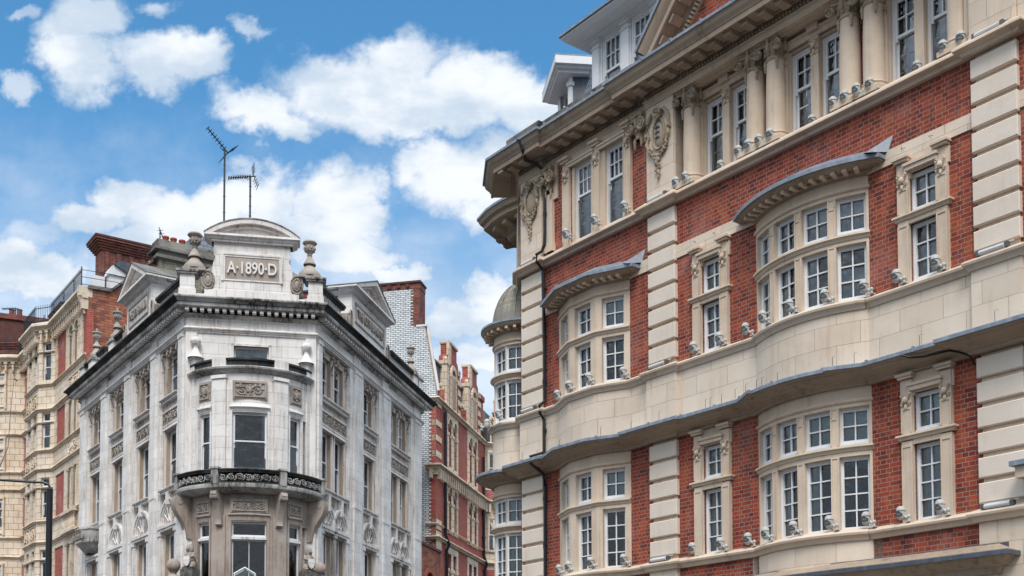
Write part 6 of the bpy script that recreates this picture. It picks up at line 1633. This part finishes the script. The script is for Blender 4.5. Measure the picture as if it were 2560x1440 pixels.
# shaped gables
def shaped_gable(x0, x1, zt):
    c = (x0+x1)/2; h = (x1-x0)/2
    P = [(x0-1.2, 18.4), (x0-.6, 18.55), (x0-.15, 19.0), (x0, 19.4), (x0, 20.6), (x0+.35, 20.75), (x0+.45, 21.2), (c-.75, 21.35), (c-.75, zt), (c+.75, zt), (c+.75, 21.35), (x1-.45, 21.2), (x1-.35, 20.75), (x1, 20.6), (x1, 19.4), (x1+.15, 19.0), (x1+.6, 18.55), (x1+1.2, 18.4)][::-1]
    b = MB(); b.prism([(x, z) for x, z in P][::-1], -.0, .45); g_ = bE(b, 'gable', 'brick2')
    b = MB()
    for i in range(5):
        z = 18.5+i*.55; 
        for xx in (x0, x1-.5): b.box(xx, xx+(.55 if i % 2 else .42), -.05, .1, z, z+.3)
    b.box(x0-.06, x0+.42, -.12, .5, 18.45, 20.65); b.box(x0-.1, x0+.46, -.16, .55, 20.6, 20.78)
    b.box(c-.6, c+.6, -.06, .1, 18.5, 20.2); b.box(c-.35, c+.35, -.05, .12, 18.5, 20.4)
    arch_ring(b, c, .8, 20.2, -.1, .1, .2, 1.2); b.box(c-.8, c+.8, -.08, .5, zt-.02, zt+.12); b.box(c-.85, c-.4, -.04, .1, 20.9, zt)
    for xx in (x0-.9, x0+.05, x1+.1, x1-.4, x1+.9): b.ball((xx, -.02, 20.9 if x0-.1 < xx < x1 else 19.2), .12, 8, 6)
    b.build('gable_dressing', 'terra', g_, FE)
    b = MB(); b.box(c-.24, c+.24, -.11, -.06, 18.6, 20.2); b.build('gable_niche', 'ochre', g_, FE)
shaped_gable(1.6, 4.6, 21.95); shaped_gable(5.9, 8.9, 21.95); shaped_gable(13.3, 16.3, 21.95)
b = MB(); yz_prism(b, [(.45, 18.4), (.95, 21.3), (5, 21.3), (5, 18.4)], .4, EX); bE(b, 'roof', 'slateg')
for x0, x1 in ((.42, 1.55), (4.75, 5.8)):
    b = MB(); b.box(x0, x1, .25, .8, 18.6, 20.4); b.box(x0-.05, x1+.05, .15, .9, 20.4, 20.5); bE(b, 'dormer', 'leaddark')
b = MB(); b.box(.35, 3.2, 1.5, 2.5, 20.8, 22.4); b.box(.27, 3.28, 1.42, 2.58, 22.4, 22.55); b.box(.2, 3.35, 1.35, 2.65, 22.55, 22.68); bE(b, 'chimney', 'brick2')
b = MB(); b.box(9.3, 10.0, .1, 1.0, 18.4, 21.0); b.box(9.22, 10.08, .02, 1.08, 20.8, 21.1); bE(b, 'chimney', 'brick2')
b = MB()
for x in (1.35, 9.3): b.tube([(x, -.12, 18.0 if x < 3 else 17.4), (x, -.12, 11.6), (x+.2, -.25, 11.1), (x+.2, -.12, 10.8), (x+.2, -.12, 0)], .085, 8)
for z in (16, 14, 12.6): b.tube([(9.3, -.12, z), (9.3, -.12, z+.12)], .12, 8)
bE(b, 'rainwater_pipe', 'pipe')
b = MB(); b.tube([(9.8, -.5, 20.1), (12.9, -.5, 19.3)], .03, 5); b.tube([(10.2, -.4, 19.9), (10.2, -.4, 18.4)], .03, 5); b.tube([(9.6, -.5, 19.5), (12.9, -.5, 18.7)], .03, 5); b.box(9.4, 9.7, -.3, .1, 18.4, 19.3); bE(b, 'roof_rail', 'metal')
b = MB(); b.box(.4, EX, .8, 9, 0, 18.4); bE(b, 'rear_wall', 'brick5')
# low brick building between the two
FG = FRt @ T(LEN_R, 0, 0)
o = thing('low_brick_annexe', 'low weathered brick annexe with an arched recess, between the white bank and the terrace', 'building', FG)
b = MB(); b.wall(.02, 3.1, 0, 10.55, [(.45, 2.0, 4.0, 9.3)], -.05, .4); spandrel(b, 1.22, 1.55, 8.5, -.04, .3, 1.05); b.box(.02, 3.1, .5, 5, 0, 10.5); b.build('wall', 'brick3', o, FG)
b = MB(); arch_ring(b, 1.22, 1.55, 8.5, -.10, .02, .20, 1.05, 14); b.build('arch', 'pot', o, FG)
b = MB(); b.box(-.0, 3.15, -.12, .5, 10.52, 10.66); b.build('coping', 'brick5', o, FG)
b = MB(); b.box(.45, 2.0, .25, .4, 4, 9.4); b.build('recess', 'brick5', o, FG)

# ================================================================== aerials
def aerial(M4, label, mast, boom_dir, blen, tilt, n, refl, mat='black', s_=1.):
    """mast height, boom heading in the local frame (deg), boom tilt (deg)"""
    o = thing('tv_aerial', label, 'aerial', M4, 'television aerials on the rooftops')
    b = MB(); b.tube([(0, 0, 0), (0, 0, mast)], .034*s_, 6)
    for i in range(5): b.tube([(-.05*s_, 0, mast*(.1+.18*i)), (.05*s_, 0, mast*(.1+.18*i))], .012, 4)
    b.build('mast', 'metal', o, M4)
    a = R(boom_dir); d = Vector((math.cos(a)*math.cos(R(tilt)), math.sin(a)*math.cos(R(tilt)), math.sin(R(tilt)))); c = Vector((-math.sin(a), math.cos(a), 0)); u = d.cross(c).normalized()
    p0 = Vector((0, 0, mast))-d*blen*.18; p1 = p0+d*blen
    b = MB(); b.tube([p0, p1], .020*s_, 6)
    b.tube([Vector((0, 0, mast-.10)), Vector((0, 0, mast-.05))+d*blen*.12-u*.08, p0+d*blen*.36], .012*s_, 5); b.build('boom', 'black', o, M4)
    for i in range(n):
        q = p0+d*blen*(.2+.78*i/(n-1)); l = .15*s_; e = MB(); e.tube([q-c*l, q+c*l], .013*s_, 4); e.tube([q-u*l*.5, q+u*l*.5], .014*s_, 4); e.build('element', 'metal', o, M4)
    if refl:
        for k in (-1, 1):
            r_ = MB(); q0 = p0+d*.05
            r_.tube([q0, q0+u*k*.36*s_-d*.06], .012*s_, 4)
            for j in range(1, 5): q = q0+u*k*.09*j*s_-d*.015*j; r_.tube([q-c*.26*s_, q+c*.26*s_], .012*s_, 4)
            r_.build('reflector', 'metal', o, M4)
    return o
aerial(FC @ T(1.25, 1.0, 20.4), 'tallest tv aerial, on the mast left of the dated gable top', 3.45, 205, 1.15, 42, 8, True, s_=1.15)
aerial(FC @ T(2.22, 1.0, 20.7), 'shorter tv aerial with a grid reflector above the dated gable', 2.15, 192, 1.05, -14, 10, True, s_=1.1)
aerial(FD @ T(-15.7, 3.46, 25.98), 'small tv aerial on the pale brick stack with clay pots', .62, 150, 1.5, -8, 5, False, s_=1.0)
aerial(FD @ T(-17.9, 2.5, 26.15), 'small tv aerial on top of the ribbed red chimney', .25, 150, 1.1, -8, 8, False, s_=.9)
aerial(FD @ T(-15.9, 3.0, 25.5), 'thin bare aerial fixed to the left side of the pale brick stack', .12, 205, .9, 4, 3, False, s_=.8)
aerial(FF @ T(-2.75, 1.5, 31.0), 'far tv aerial at the left edge of the picture', .95, 175, 1.2, 0, 7, False, s_=1.3)

# ================================================================== street lamp and the overhead cable
M4 = T(-8.51, 22, 0); o = thing('street_lamp', 'black street lamp post with a thin curved arm reaching out to the left', 'street lamp', M4)
b = MB(); b.tube([(0, 0, 0), (0, 0, 1.2)], .085, 16); b.tube([(0, 0, 1.2), (0, 0, 6.0)], .058, 16); b.lathe([(.058, 0), (.062, .02), (.04, .05), (.0, .05)], 0, 0, 14, cz=6.0); b.build('pole', 'black', o, M4)
b = MB(); b.tube([(0, 0, 6.0), (0, 0, 6.06), (-.02, 0, 6.10), (-.06, 0, 6.135), (-.12, 0, 6.15), (-.4, 0, 6.165), (-.95, 0, 6.20), (-1.5, 0, 6.22)], .022, 8); b.build('arm', 'black', o, M4)
b = MB(); b.ball((-1.75, 0, 6.2), 1, 14, 8, (.32, .12, .07)); b.build('lamp_head', 'black', o, M4)
for p in (((-25.1, 60, 19.3), (-20.2, 48, 14.4), (-14.78, 35, 9.9), (-11.6, 27, 7.5), (-9.9, 22.2, 6.25)),):
    M5 = T(0, 0, 0); o = thing('hanging_cable', 'thin slack black cable strung above the street lamp arm at the left edge', 'cable', M5); b = MB(); b.tube(p, .012, 5); b.build('wire', 'black', o, M5); b = MB(); b.tube([(-25.1, 60.4, 19.3), (-25.1, 60, 19.3)], .03, 6); b.build('fixing', 'black', o, M5)

# ================================================================== ground
b = MB(); b.add([(-2500, -2500, 0), (2500, -2500, 0), (2500, 2500, 0), (-2500, 2500, 0)], [(0,1,2,3)]); g0 = b.build('ground', 'road', None, Matrix.Identity(4), 0); g0['kind'] = 'structure'
b = MB(); pa = [FA @ Vector(p) for p in ((-6.5, -3.2, 0), (14, -3.2, 0), (14, .2, 0), (-6.0, .2, 0))]; b.hprism([(p.x, p.y) for p in pa], .0, .13); g1 = b.build('pavement', 'pave', None, Matrix.Identity(4), 0); g1['kind'] = 'structure'
b = MB(); pts = [FC @ Vector((*p, 0)) for p in ([toC(FL, LEN_L-30, -2.5), (-1.6, -3.0), (WC+1.6, -3.0), toC(FRt, LEN_R+20, -2.5), toC(FRt, LEN_R+20, .3), toC(FL, LEN_L-30, .3)])]
b.hprism([(p.x, p.y) for p in pts], .0, .13); g2 = b.build('pavement', 'pave', None, Matrix.Identity(4), 0); g2['kind'] = 'structure'
# ================================================================== tidy
for o in bpy.data.objects:
    if '_w' in o: del o['_w']
